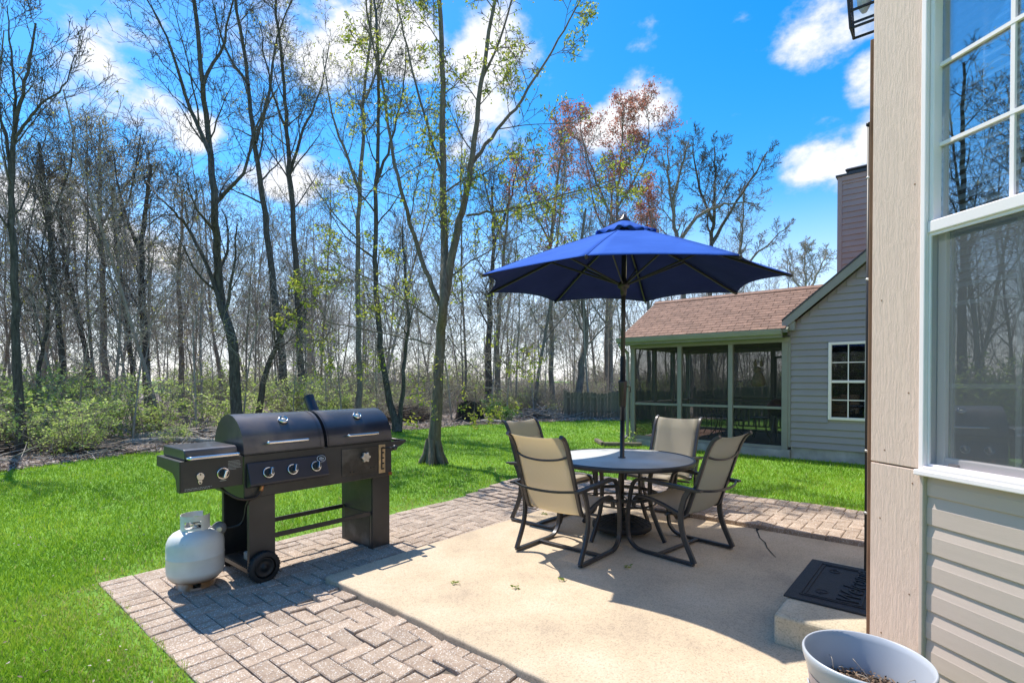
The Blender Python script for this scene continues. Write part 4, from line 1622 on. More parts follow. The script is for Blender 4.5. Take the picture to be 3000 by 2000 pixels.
# ------------------------------------------------------------------ the house on the right
def near_house():
    cw = Vector((1.628, 2.337, 0))                     # outer corner where the window wall meets the garden wall
    ang = math.atan2(-.983, .184)                       # window wall runs from the corner towards the viewer
    t = thing('house', 'tan clapboard house wall with a tall white framed window beside the patio', 'house', cw, ang)
    # local x along the window wall, local -y out of it
    BT = -.024
    MB().box(0, .238, BT, .02, .03, 1.038).box(0, .238, BT, .02, 1.044, 5.4).build('corner_board', M['board'], t, bevel=.003)
    for (x, z) in ((.06, .30), (.19, .52), (.05, .80), (.20, .98), (.07, 1.10), (.18, 1.35), (.05, 1.75), (.20, 2.2)):
        MB().lathe([(.004, BT + .001), (.0035, BT - .0012)], 8, c=(x, 0, z), axis='y').build('nail_head', M['brown_wood'], t)
    tr = MB().box(.2385, .256, -.036, .0, .03, 1.030)
    tr.build('siding_trim', M['sidingA'], t, bevel=.004, seg=3)
    # lapped siding courses below and beside the window
    k = 0
    z = 1.012
    prof_h = .114
    courses = []
    zz = .03
    while zz < 1.0:
        courses.append((zz, .2565, 2.6)); zz += prof_h
    for (z0, x0, x1) in courses:
        z1 = min(z0 + prof_h - .0015, 1.024)
        h = z1 - z0
        # face leans out towards its bottom edge, with a little roll at the lap
        MB().prism([(.0, z0), (-.0175, z0), (-.0195, z0 + .003), (-.0195, z0 + h * .60), (-.0185, z0 + h * .63), (-.0125, z1 - .004), (-.012, z1), (.0, z1)], 'x', x0, x1).build('siding_plank', M['sidingA'], t)
    zz = 1.03
    while zz < 5.3:
        MB().prism([(.0, zz), (-.028, zz), (-.031, zz + .004), (-.009, zz + prof_h - .0015), (.0, zz + prof_h - .0015)], 'x', 1.40, 2.6).build('siding_plank', M['sidingA'], t)
        zz += prof_h
    # window
    X0, X1, Z0, Z1, ZM0, ZM1 = .242, 1.36, 1.036, 2.98, 1.982, 2.028
    w = bpy.data.objects.new('window', None)
    COL.objects.link(w)
    w.parent = t
    V = M['vinyl']
    fr = MB()
    fr.box(X0, X0 + .022, -.046, .06, Z0, Z1)
    fr.box(X1 - .03, X1, -.046, .06, Z0, Z1)
    fr.box(X0 + .022, X1 - .03, -.052, .06, Z0, Z0 + .026)
    fr.box(X0 + .022, X1 - .03, -.046, .06, Z1 - .04, Z1)
    fr.build('frame', V, w, bevel=.004)
    MB().box(X0 - .01, X1 + .01, -.058, -.034, Z0 - .012, Z0 + .010).build('sill', V, w, bevel=.004)
    up = MB()
    up.box(X0 + .0225, X0 + .040, -.030, .03, ZM1, Z1 - .041); up.box(X1 - .05, X1 - .0305, -.030, .03, ZM1, Z1 - .041)
    up.box(X0 + .0225, X1 - .0305, -.036, .03, ZM0, ZM1 - .0003)
    up.build('upper_sash', V, w, bevel=.004)
    lo = MB()
    lo.box(X0 + .024, X0 + .058, .012, .05, Z0 + .027, ZM0 - .001); lo.box(X1 - .064, X1 - .032, .012, .05, Z0 + .027, ZM0 - .001)
    lo.box(X0 + .058, X1 - .064, .012, .05, Z0 + .027, Z0 + .062)
    lo.build('lower_sash', V, w, bevel=.004)
    MB().box(X0 + .085, X0 + .118, -.004, .011, Z0 + .027, Z0 + .044).build('latch', M['pot_brown'], w, bevel=.002)
    MB().box(X0 + .041, X1 - .051, .008, .012, ZM1 + .0003, Z1 - .042).build('pane', M['glassA'], w)
    MB().box(X0 + .0585, X1 - .0645, .030, .034, Z0 + .0625, ZM0 - .001).build('pane', M['glassA'], w)
    # screen frame and mesh in front of the lower sash
    sf = MB()
    sf.box(X0 + .023, X0 + .032, -.028, -.016, Z0 + .027, ZM0 - .001); sf.box(X1 - .045, X1 - .032, -.028, -.016, Z0 + .027, ZM0 - .001)
    sf.box(X0 + .032, X1 - .045, -.028, -.016, Z0 + .0265, Z0 + .036); sf.box(X0 + .032, X1 - .045, -.028, -.016, ZM0 - .012, ZM0 - .001)
    sf.build('screen_frame', V, w)
    MB().add([(X0 + .032, -.022, Z0 + .036), (X1 - .045, -.022, Z0 + .036), (X1 - .045, -.022, ZM0 - .012), (X0 + .032, -.022, ZM0 - .012)], [(0, 1, 2, 3)]).build('insect_screen', M['screenA'], w)
    # glazing bars between the panes
    xs_ = [.536, .796, 1.056]
    for x in xs_:
        MB().box(x - .007, x + .007, -.003, .0075, ZM1, Z1 - .042).build('muntin', V, w)
        MB().box(x - .008, x + .008, .0355, .041, Z0 + .062, ZM0).build('muntin', V, w)
    for z in (2.325, 2.635):
        MB().box(X0 + .041, X1 - .051, -.0045, .0072, z - .007, z + .007).build('muntin', V, w)
    for z in (1.38, 1.70):
        MB().box(X0 + .058, X1 - .0645, .0415, .046, z - .008, z + .008).build('muntin', V, w)
    # blind: drawn over the upper sash, stacked slats lower down
    z = 2.95
    while z > 1.80:
        dy = 0 if z > ZM1 else .016
        MB().prism([(.040 + dy, z - .017), (.0415 + dy, z - .017), (.0685 + dy, z + .012), (.067 + dy, z + .012)], 'x', X0 + .055, X1 - .06).build('blind_slat', M['blind'], w)
        z -= .038 if z > 2.0 else .030
    for x in (.40, .80, 1.2):
        MB().tube([(x, .054, 1.80), (x, .054, 2.96)], .0016, 4).build('blind_cord', M['blind'], w)
    MB().box(X0 + .055, X1 - .06, .056, .080, 1.765, 1.782).build('bottom_rail', M['blind'], w)
    # room behind the window
    rm = MB()
    rm.box(X0 - .1, X1 + .4, 2.4, 2.42, .2, 3.2); rm.box(X0 - .12, X0 - .1, .07, 2.4, .2, 3.2); rm.box(X1 + .4, X1 + .42, .07, 2.4, .2, 3.2)
    rm.box(X0 - .12, X1 + .42, .07, 2.42, 3.2, 3.22); rm.box(X0 - .12, X1 + .42, .07, 2.42, .18, .2)
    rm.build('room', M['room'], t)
    # wall core around the window opening
    cr = MB()
    cr.box(.02, X0, .021, .06, .0, 5.4); cr.box(X0, 2.6, .001, .06, .0, Z0 - .013); cr.box(X1 + .001, 2.6, .001, .06, Z0 - .013, 5.4); cr.box(X0, X1, .0, .06, Z1 + .001, 5.4)
    cr.build('window_wall', M['sidingA'], t)
    # garden wall that runs away from the corner, in the axes of the patio (local coordinates of the house)
    inv = Matrix.Rotation(-ang, 4, 'Z') @ Matrix.Translation(-cw)

    def H(a, b, z):
        return inv @ HF(a, b, z)
    m = MB()

    def hbox(mb, a0, a1, b0, b1, z0, z1):
        vv = [H(a, b, z) for z in (z0, z1) for b in (b1, b0) for a in (a0, a1)]
        mb.add(vv, [(0, 2, 3, 1), (4, 5, 7, 6), (0, 1, 5, 4), (2, 6, 7, 3), (0, 4, 6, 2), (1, 3, 7, 5)])
    hbox(m, .96, 7.5, 3.045, 3.14, .0, 5.4)
    m.build('garden_wall', M['sidingA'], t)
    m = MB(); hbox(m, .955, 1.06, 2.988, 3.043, .215, 2.94); m.build('edge_board', M['brown_wood'], t, bevel=.003)
    m = MB(); hbox(m, .90, 8.0, 2.72, 5.5, 5.4, 5.5); m.build('eaves', M['vinyl'], t)
    m = MB(); hbox(m, 1.2, 2.0, 3.026, 3.044, .215, 2.30); m.build('garden_door', M['vinyl'], t, bevel=.004)
    return t


near_house()

p = HF(1.33, 2.945)
cp_ = thing('conduit_pipe', 'thin black pipe clipped upright to the near house wall', 'pipe', (p.x, p.y, .42))
MB().tube([(0, 0, 0), (0, 0, 2.29)], .0085, 10).lathe([(.0085, 2.285), (.013, 2.287), (.013, 2.30), (.0, 2.305)], 12).build('tube', M['black'], cp_)
for z in (.30, .62, 1.5, 2.02):
    MB().lathe([(.0087, z - .006), (.011, z - .004), (.011, z + .004), (.0087, z + .006)], 12).build('clip', M['alu'], cp_)


def lantern():
    p = HF(1.30, 2.925)
    t = thing('wall_lantern', 'black framed glass wall lantern at the top of the house corner', 'lantern', (p.x, p.y, 3.19), TH)
    wt, wb, h = .075, .052, .36
    for sx in (-1, 1):
        for sy in (-1, 1):
            MB().tube([(sx * wb, sy * wb, 0), (sx * wt, sy * wt, h)], .006, flat=(.013, .013)).build('post', M['black'], t)
    for z, q in ((.0, wb), (.085, wb + (wt - wb) * .085 / h), (h, wt)):
        MB().tube([(-q, -q, z), (q, -q, z), (q, q, z), (-q, q, z)], .006, flat=(.012, .012), closed=True).build('rail', M['black'], t)
    for (x0, y0, x1, y1) in ((-1, -1, 1, -1), (1, -1, 1, 1), (1, 1, -1, 1), (-1, 1, -1, -1)):
        MB().add([(x0 * wb, y0 * wb, .01), (x1 * wb, y1 * wb, .01), (x1 * wt, y1 * wt, h), (x0 * wt, y0 * wt, h)], [(0, 1, 2, 3)]).build('glass_pane', M['glassB'], t)
    MB().lathe([(.11, h), (.10, h + .01), (.03, h + .09), (.0, h + .11)], 4).build('cap', M['black'], t)
    MB().lathe([(.012, .085), (.030, .12), (.034, .18), (.02, .22), (.012, .25)], 16).build('bulb', M['blind'], t)
    MB().box(-.04, .04, -.115, -.09, .05, .34).box(-.012, .012, -.09, -.05, .30, .32).build('bracket', M['black'], t)


lantern()


# ------------------------------------------------------------------ the neighbours' house
def neighbour():
    PA, B0 = 8.54, 1.0
    t = house_thing('neighbour_house', 'sage green sided house with screened porch and brown shingle roof', 'house', PA, B0)
    off = (PA, -B0, 0)
    YB = lambda b: -b

    def box(name, m, a0, a1, b0, b1, z0, z1, parent=t, bevel=0.0):
        return MB().box(a0, a1, -b1, -b0, z0, z1).build(name, m, parent, off, bevel=bevel)
    # foundation and gable wall core
    box('foundation', M['block'], PA + .01, PA + .3, 1.02, 7.4, -.1, .205)
    core = MB()
    rz = lambda b: 2.40 + .846 * (b - 1.02) if b < 4.2 else 2.40 + .846 * (3.18 - (b - 4.2))
    # core with window opening b 1.63..2.41, z .76..2.04
    WB0, WB1, WZ0, WZ1 = 1.606, 2.43, .729, 2.063
    core.box(PA + .012, PA + .10, -1.62, -1.02, .20, 2.40); core.box(PA + .012, PA + .10, -7.38, -2.42, .20, 2.40)
    core.box(PA + .012, PA + .10, -2.42, -1.62, .20, .74); core.box(PA + .012, PA + .10, -2.42, -1.62, 2.05, 2.40)
    core.prism([(-1.02, 2.40), (-4.2, rz(4.2)), (-7.38, 2.40)], 'x', PA + .012, PA + .10)
    core.build('gable_wall', M['sidingB'], t, off)
    # siding courses
    EXP = .1165
    z = .205
    while z < 5.0:
        zt = z + EXP - .001
        lo = 1.02 if zt < 2.40 else 1.02 + (zt - 2.40) / .846
        hi = 7.38 if zt < 2.40 else 7.38 - (zt - 2.40) / .846
        spans = [(lo, hi)]
        if zt > WZ0 and z < WZ1:
            spans = [(lo, WB0 - .004), (WB1 + .004, hi)]
        for (b0, b1) in spans:
            if b1 - b0 > .05:
                MB().prism([(PA + .011, z), (PA - .018, z), (PA - .021, z + .004), (PA - .021, z + .010), (PA + .004, zt), (PA + .011, zt)], 'y', -b1, -b0).build('siding_plank', M['sidingB'], t, off)
        z += EXP
    box('corner_trim', M['trimB'], PA - .03, PA + .01, .965, 1.019, .205, 2.36)
    # rake boards and gable roof
    for s, (ba, bb) in ((1, (.90, 4.2)), (-1, (7.5, 4.2))):
        za, zb = 2.40 + .846 * (-.12), rz(4.2)
        MB().prism([(-ba, za + .0), (-bb, zb + .0), (-bb, zb + .165), (-ba, za + .165)], 'x', PA - .155, PA - .13).build('rake_board', M['fascia'] if 0 else M['trimB'], t, off, bevel=.003)
        rf = MB().prism([(-ba, za + .130), (-bb, zb + .130), (-bb, zb + .185), (-ba + s * -.0, za + .185)], 'x', PA - .1295, PA + 5.0).build('gable_roof', M['shingle'], t, off)
        MB().prism([(-ba, za + .166), (-bb, zb + .166), (-bb, zb + .20), (-ba, za + .20)], 'x', PA - .165, PA - .131).build('drip_edge', M['frame'], t, off)
    # soffit return at the gable foot
    box('soffit_return', M['trimB'], PA - .13, PA - .022, .90, 1.10, 2.30, 2.46)
    box('side_wall', M['sidingB'], PA + .11, PA + 5, 7.28, 7.38, 0, 2.4)
    box('inner_wall', M['sidingB'], PA + .105, PA + 3.0, 1.02, 1.10, 0, 2.30)

    # window with grilles and blind
    wn_ = bpy.data.objects.new('window', None); COL.objects.link(wn_); wn_.parent = t
    V = M['vinyl']

    def wbox(name, m, a0, a1, b0, b1, z0, z1, bevel=0.0):
        return MB().box(a0, a1, -b1, -b0, z0, z1).build(name, m, wn_, off, bevel=bevel)
    fr = MB()
    fr.box(PA - .035, PA + .05, -WB0 - .045, -WB0, WZ0, WZ1); fr.box(PA - .035, PA + .05, -WB1, -WB1 + .045, WZ0, WZ1)
    fr.box(PA - .038, PA + .05, -WB1 + .045, -WB0 - .045, WZ0, WZ0 + .045); fr.box(PA - .038, PA + .05, -WB1 + .045, -WB0 - .045, WZ1 - .045, WZ1)
    zm = (WZ0 + WZ1) / 2 - .01
    fr.box(PA - .020, PA + .05, -WB1 + .045, -WB0 - .045, zm - .022, zm + .022)
    fr.build('frame', V, wn_, off, bevel=.004)
    cw = (WB1 - WB0 - .09) / 3
    for k in range(2):
        z0, z1 = (WZ0 + .045, zm - .022) if k == 0 else (zm + .022, WZ1 - .045)
        wbox('pane', M['glassB'], PA + .012, PA + .016, WB0 + .045, WB1 - .045, z0, z1)
        for q in (1, 2):
            wbox('muntin', V, PA + .004, PA + .0115, WB0 + .045 + q * cw - .008, WB0 + .045 + q * cw + .008, z0, z1)
        wbox('muntin', V, PA - .004, PA + .0035, WB0 + .045, WB1 - .045, (z0 + z1) / 2 - .008, (z0 + z1) / 2 + .008)
    bl = MB()
    for k in range(44):
        z = WZ1 - .06 - k * .028
        bl.prism([(PA + .09, z), (PA + .110, z + .008), (PA + .110, z + .0092), (PA + .09, z + .0012)], 'y', -WB1 + .05, -WB0 - .05)
    o = bl.build('blind_slats', M['screenA'], wn_, off); tag(o, kind='stuff')
    rm = MB()
    rm.box(PA + 2.2, PA + 2.25, -3.4, -1.15, 0, 2.4); rm.box(PA + .12, PA + 2.2, -3.45, -3.4, 0, 2.4)
    rm.box(PA + .12, PA + 2.2, -3.4, -1.15, .0, .05); rm.box(PA + .12, PA + 2.2, -3.4, -1.15, 2.36, 2.40); rm.box(PA + .12, PA + 2.2, -1.2, -1.15, 0.05, 2.36)
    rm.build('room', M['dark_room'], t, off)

    # porch: floor, posts, rails, screens on three sides
    PB0, PB1, PD = -2.14, 1.01, 3.1                      # from, to, depth
    box('porch_slab', M['block'], PA - .06, PA + PD, PB0 - .06, 1.015, -.1, .15)
    box('porch_floor', M['porch_floor'], PA + .05, PA + PD - .05, PB0 + .05, .96, .1505, .16)
    posts = [-2.10, -1.045, -.03, .925]
    for b in posts:
        w_ = .05 if b in (-2.10, .925) else .042
        box('porch_post', M['trimB'], PA - .045, PA + .045, b - w_, b + w_, .15, 2.10, bevel=.004)
    for b in (-2.10, -1.045, -.03):
        box('porch_post', M['trimB'], PA + PD - .09, PA + PD, b - .045, b + .045, .15, 2.10)
    box('porch_post', M['trimB'], PA + PD - .09, PA + PD, .91, 1.0, .15, 2.10)
    for a in (PA + 1.05, PA + 2.08):
        box('porch_post', M['trimB'], a - .045, a + .045, -2.145, -2.06, .15, 2.10)
    for (b0, b1) in zip(posts[:-1], posts[1:]):
        wa, wb = (.051, .043)
        for z, hh in ((.905, .022), (.185, .03)):
            box('porch_rail', M['trimB'], PA - .025, PA + .025, b0 + wa, b1 - wa, z - hh, z + hh)
            box('porch_rail', M['trimB'], PA + PD - .07, PA + PD - .02, b0 + wa, b1 - wa, z - hh, z + hh)
        box('screen', M['screenB'], PA - .002, PA + .001, b0 + wa, b1 - wa, .216, .882)
        box('screen', M['screenB'], PA - .002, PA + .001, b0 + wa, b1 - wa, .928, 2.10)
        box('screen', M['screenB'], PA + PD - .047, PA + PD - .044, b0 + wa, b1 - wa, .216, 2.10)
    for (a0, a1) in ((PA + .05, PA + 1.0), (PA + 1.1, PA + 2.03), (PA + 2.13, PA + PD - .1)):
        box('porch_rail', M['trimB'], a0, a1, -2.125, -2.075, .883, .927)
        box('screen', M['screenB'], a0, a1, -2.101, -2.098, .16, .88)
        box('screen', M['screenB'], a0, a1, -2.101, -2.098, .93, 2.10)
    box('header', M['trimB'], PA - .05, PA + .06, -2.16, 1.01, 2.101, 2.19)
    box('header', M['trimB'], PA + PD - .1, PA + PD + .01, -2.16, 1.01, 2.101, 2.19)
    box('header', M['trimB'], PA + .061, PA + PD - .101, -2.16, -2.05, 2.101, 2.19)
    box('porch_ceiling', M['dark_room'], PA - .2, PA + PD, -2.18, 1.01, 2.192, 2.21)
    # screen door at the back
    dm = M['frame']
    a = PA + PD - .14
    for (b0, b1, z0, z1) in ((.02, .07, .16, 1.98), (.80, .85, .16, 1.98), (.07, .80, 1.93, 1.98), (.07, .80, .85, .90)):
        box('door_frame', dm, a, a + .03, b0, b1, z0, z1)
    # porch roof: deck plus separate shingles
    E_A, E_Z, R_A, R_Z = 8.28, 2.325, 10.1, 3.295
    roof = bpy.data.objects.new('porch_roof', None); COL.objects.link(roof); roof.parent = t
    RB0, RB1 = -2.30, 1.86
    MB().prism([(E_A, E_Z - .07), (R_A, R_Z - .07), (2 * R_A - E_A, E_Z - .07), (2 * R_A - E_A, E_Z - .012), (R_A, R_Z - .012), (E_A, E_Z - .012)], 'y', -1.015, -RB0).build('roof_deck', M['fascia'], roof, off)
    MB().prism([(E_A + .3, E_Z + .10), (R_A, R_Z - .07), (R_A, R_Z - .012), (E_A + .3, E_Z + .148)], 'y', -RB1, -1.0151).build('roof_deck', M['fascia'], roof, off)
    sl_len = math.hypot(R_A - E_A, R_Z - E_Z)
    dx, dz = (R_A - E_A) / sl_len, (R_Z - E_Z) / sl_len
    rng = random.Random(8)
    expo, tab = .128, .30
    sm = {}
    rows = int(sl_len / expo)
    an = math.atan2(dz, dx)
    for r_ in range(rows + 1):
        s0 = r_ * expo
        b = RB0 - (.15 if r_ % 2 else 0) - rng.uniform(0, .08)
        # the gable roof cuts the courses off on the right
        zc = E_Z + s0 * dz
        bmax = min(RB1, 1.02 + max(0, (zc - 2.585)) / .846 + .10)
        if zc < 2.42: bmax = 1.0
        while b < bmax:
            b0, b1 = max(b, RB0), min(b + tab - .006, bmax)
            b += tab
            if b1 - b0 < .04: continue
            w_ = round(b1 - b0, 2)
            L = min(expo + .035, sl_len - s0 + .02)
            key = (w_, round(L, 3))
            if key not in sm:
                me = bpy.data.meshes.new('shingle')
                th = .009
                me.from_pydata([(0, -w_ / 2, 0), (L, -w_ / 2, 0), (L, w_ / 2, 0), (0, w_ / 2, 0), (0, -w_ / 2, th), (L, -w_ / 2, th), (L, w_ / 2, th), (0, w_ / 2, th)], [],
                               [(3, 2, 1, 0), (4, 5, 6, 7), (0, 1, 5, 4), (1, 2, 6, 5), (2, 3, 7, 6), (3, 0, 4, 7)])
                me.materials.append(M['shingle'])
                sm[key] = me
            o = bpy.data.objects.new('shingle', sm[key]); COL.objects.link(o)
            o.parent = roof
            o.location = (E_A + s0 * dx - off[0], -(b0 + b1) / 2 - off[1], E_Z + s0 * dz + .001 + rng.uniform(0, .002))
            o.rotation_euler = (0, -an + .055, 0)
    MB().prism([(R_A - .11, R_Z - .045), (R_A, R_Z + .022), (R_A + .11, R_Z - .045), (R_A + .11, R_Z - .032), (R_A, R_Z + .034), (R_A - .11, R_Z - .032)], 'y', -1.86, -RB0 + .01).build('ridge_cap', M['shingle'], roof, off)
    MB().prism([(R_A, R_Z), (2 * R_A - E_A, E_Z), (2 * R_A - E_A, E_Z + .012), (R_A, R_Z + .012)], 'y', -1.0, -RB0).build('back_slope', M['shingle'], roof, off)
    # left rake trim + gable infill
    MB().prism([(E_A, E_Z - .10), (R_A, R_Z - .10), (R_A, R_Z - .005), (E_A, E_Z - .005)], 'y', -RB0 + .001, -RB0 + .025).build('rake_board', M['trimB'], roof, off)
    MB().prism([(PA - .05, 2.19), (PA + PD, 2.19), (R_A, R_Z - .08)], 'y', 2.13, 2.16).build('gable_infill', M['sidingB'], roof, off)
    # gutter with fascia and downspout
    gm = MB().prism([(E_A - .03, E_Z - .115), (E_A - .085, E_Z - .10), (E_A - .105, E_Z - .04), (E_A - .11, E_Z - .008), (E_A - .100, E_Z - .008), (E_A - .094, E_Z - .03), (E_A - .03, E_Z - .035)], 'y', -.93, -RB0 + .03)
    gm.build('gutter', M['gutter'], t, off)
    box('fascia', M['fascia'], E_A - .028, E_A + .02, RB0 - .03, .93, E_Z - .16, E_Z - .015)
    box('soffit', M['fascia'], E_A + .0205, PA - .051, RB0, .93, E_Z - .16, E_Z - .145)
    ds = curve((E_A - .06, 2.26, 2.20), (E_A - .04, 2.25, 2.13), (PA - .10, 2.20, 2.02), (PA - .085, 2.195, 1.92), (PA - .085, 2.195, 1.0), (PA - .085, 2.195, .25), (PA - .10, 2.20, .19), (PA - .22, 2.24, .13), n=5)
    MB().tube(ds, .03, flat=(.062, .048), up=(1, 0, 0)).build('downspout', M['gutter'], t, off, bevel=.004)

    # chimney behind the gable
    ch = bpy.data.objects.new('chimney', None); COL.objects.link(ch); ch.parent = t
    CA0, CA1, CB0, CB1, CZ = 10.5, 11.3, 1.44, 2.16, 5.52
    MB().box(CA0, CA1, -CB1, -CB0, 2.3, CZ).build('chimney_core', M['sidingC'], ch, off)
    z = 2.6
    while z < CZ - .10:
        MB().prism([(CA0 - .001, z), (CA0 - .020, z), (CA0 - .020, z + .008), (CA0 - .004, z + .113), (CA0 - .001, z + .113)], 'y', -CB1 + .07, -CB0 - .07).build('siding_plank', M['sidingC'], ch, off)
        z += .115
    for (b0, b1) in ((CB0 - .01, CB0 + .069), (CB1 - .069, CB1 + .01)):
        MB().box(CA0 - .026, CA0 - .0005, -b1, -b0, 2.4, CZ - .002).build('corner_trim', M['sidingC'], ch, off)
    MB().box(CA0 - .032, CA0 - .001, -CB1 + .0695, -CB0 - .0695, CZ - .10, CZ - .002).build('top_trim', M['sidingC'], ch, off)
    MB().box(CA0 - .05, CA1 + .05, -CB1 - .04, -CB0 + .04, CZ, CZ + .035).build('crown_flashing', M['frame'], ch, off)
    MB().prism([(CA0 + .12, CZ + .035), (CA1 - .12, CZ + .035), (CA1 - .12, CZ + .12), (CA0 + .12, CZ + .12)], 'y', -CB1 + .12, -CB0 - .16).build('flue', M['frame'], ch, off)
    fc = MB().lathe([(.40, CZ + .12), (.47, CZ + .17), (.42, CZ + .20), (.0, CZ + .235)], 4, smooth=False).build('flue_cap', M['frame'], ch)
    fc.location = ((CA0 + CA1) / 2 - off[0], -(CB0 + CB1) / 2 - off[1], 0)
    fc.rotation_euler = (0, 0, R(45))
    fc.scale = (.8, .8, 1)
    return t


neighbour()

# porch contents
def porch_things():
    tb = house_thing('porch_table', 'round iron table inside the screened porch', 'table', 9.9, -.55)
    tb.location.z = .16
    MB().lathe([(.0, .66), (.50, .66), (.515, .67), (.515, .685), (.0, .69)], 36).build('tabletop', M['frame'], tb)
    for k in range(4):
        a = R(45 + 90 * k)
        MB().tube(curve((.38 * math.cos(a), .38 * math.sin(a), .66), (.22 * math.cos(a), .22 * math.sin(a), .4), (.25 * math.cos(a), .25 * math.sin(a), .2), (.42 * math.cos(a), .42 * math.sin(a), .005), n=4), .011, 6).build('leg', M['frame'], tb)
    first = None
    for i, (a, b, rz, lab) in enumerate(((9.35, -.15, 100, 'wrought iron chair in the porch nearest the front screen'), (10.3, .05, 200, 'wrought iron chair in the porch on the right of its table'), (10.5, -1.05, 320, 'wrought iron chair in the porch behind its table'))):
        if first is None:
            c = house_thing('iron_chair', lab, 'chair', a, b, 'iron chairs in the porch')
            MB().lathe([(.0, .42), (.20, .42), (.21, .43), (.20, .44), (.0, .445)], 20).build('seat', M['frame'], c)
            for k in range(4):
                q = R(45 + 90 * k)
                MB().tube(curve((.17 * math.cos(q), .17 * math.sin(q), .42), (.14 * math.cos(q), .14 * math.sin(q), .2), (.22 * math.cos(q), .22 * math.sin(q), .005), n=4), .009, 6).build('leg', M['frame'], c)
            bk = MB().tube(curve((-.17, .15, .43), (-.20, .20, .65), (-.13, .23, .86), (0, .24, .90), (.13, .23, .86), (.20, .20, .65), (.17, .15, .43), n=5), .009, 6)
            for x in (-.08, 0, .08):
                bk.tube([(x, .16, .43), (x, .235, .87)], .005, 5)
            bk.build('backrest', M['frame'], c)
            first = c
        else:
            c = copy_tree(first)
            c['label'] = lab
        c.location = HF(a, b, .16)
        c.rotation_euler = (0, 0, TH + R(rz))
    k = house_thing('kettle_grill', 'red kettle barbecue on thin legs inside the porch by the house wall', 'grill', 9.6, .60)
    k.location.z = .16
    MB().lathe([(.0, .50), (.14, .52), (.23, .60), (.255, .69), (.25, .70)], 28).build('bowl', M['black'], k)
    MB().lathe([(.258, .702), (.25, .76), (.18, .85), (.08, .89), (.0, .90)], 28).build('lid', M['red'], k)
    for q in range(3):
        a = R(30 + 120 * q)
        MB().tube([(.15 * math.cos(a), .15 * math.sin(a), .54), (.27 * math.cos(a), .27 * math.sin(a), .0)], .011, 6).build('leg', M['alu'], k)
    # straw decoration, a rounded body with two upright lobes, hung from the ceiling behind the screen
    d = house_thing('hanging_straw_ornament', 'straw rabbit shaped ornament hanging inside the porch screen', 'ornament', 8.72, .42)
    d.location.z = 1.30
    m = MB().lathe([(.0, -.01), (.10, .0), (.13, .05), (.115, .14), (.075, .23), (.05, .27), (.0, .28)], 16, c=(0, 0, 0))
    m.lathe([(.0, -.075), (.055, -.05), (.072, 0), (.055, .05), (.0, .075)], 14, c=(.0, 0.02, .31))
    m.build('body', M['straw'], d)
    for s, y in ((1, .06), (-1, -.05)):
        MB().lathe([(.0, 0), (.028, .03), (.034, .08), (.02, .13), (.0, .15)], 10, c=(0, y, .355)).build('ear', M['straw'], d)
    MB().tube([(0, 0, .38), (0, 0, .89)], .003, 4).build('string', M['twig'], d)
    ch = house_thing('wind_chime', 'string of pale shells hanging in the porch corner bay', 'wind chime', 8.9, -1.45)
    ch.location.z = 1.30
    MB().tube([(0, 0, 0), (0, 0, .88)], .003, 4).build('string', M['twig'], ch)
    for q in range(10):
        MB().lathe([(.0, 0), (.016, .012), (.014, .03), (.0, .04)], 8, c=(.012 * (-1) ** q, .014 * (-1) ** (q // 2), .02 + q * .045)).build('shell', M['pot'], ch)
    # deck rail beyond the porch
    r = house_thing('deck_railing', 'low wooden deck railing seen through the back of the porch', 'railing', 13.0, .5)
    off = (13.0, -.5, 0)
    MB().box(12.95, 13.05, -2.6, 1.6, .93, .97).build('top_rail', M['railing'], r, off)
    MB().box(12.98, 13.02, -2.6, 1.6, .16, .20).build('bottom_rail', M['railing'], r, off)
    y = -2.55
    while y < 1.55:
        MB().box(12.985, 13.015, y, y + .035, .20, .93).build('baluster', M['railing'], r, off)
        y += .13


porch_things()


# planting bed by the porch corner
def porch_bed():
    t = thing('timber_edging', 'weathered landscape timbers edging the bed at the porch corner', 'edging', (2.55, 10.9, 0))
    p0, p1 = Vector((1.9, 11.2, 0)), HF(8.3, -2.35)
    for k, (q0, q1) in enumerate((((1.92, 11.9), (1.95, 11.15)), ((1.95, 11.15), (2.75, 11.08)))):
        MB().tube([(q0[0] - 2.55, q0[1] - 10.9, .05), (q1[0] - 2.55, q1[1] - 10.9, .05)], .05, flat=(.08, .09)).build('timber', M['timber'], t)


porch_bed()


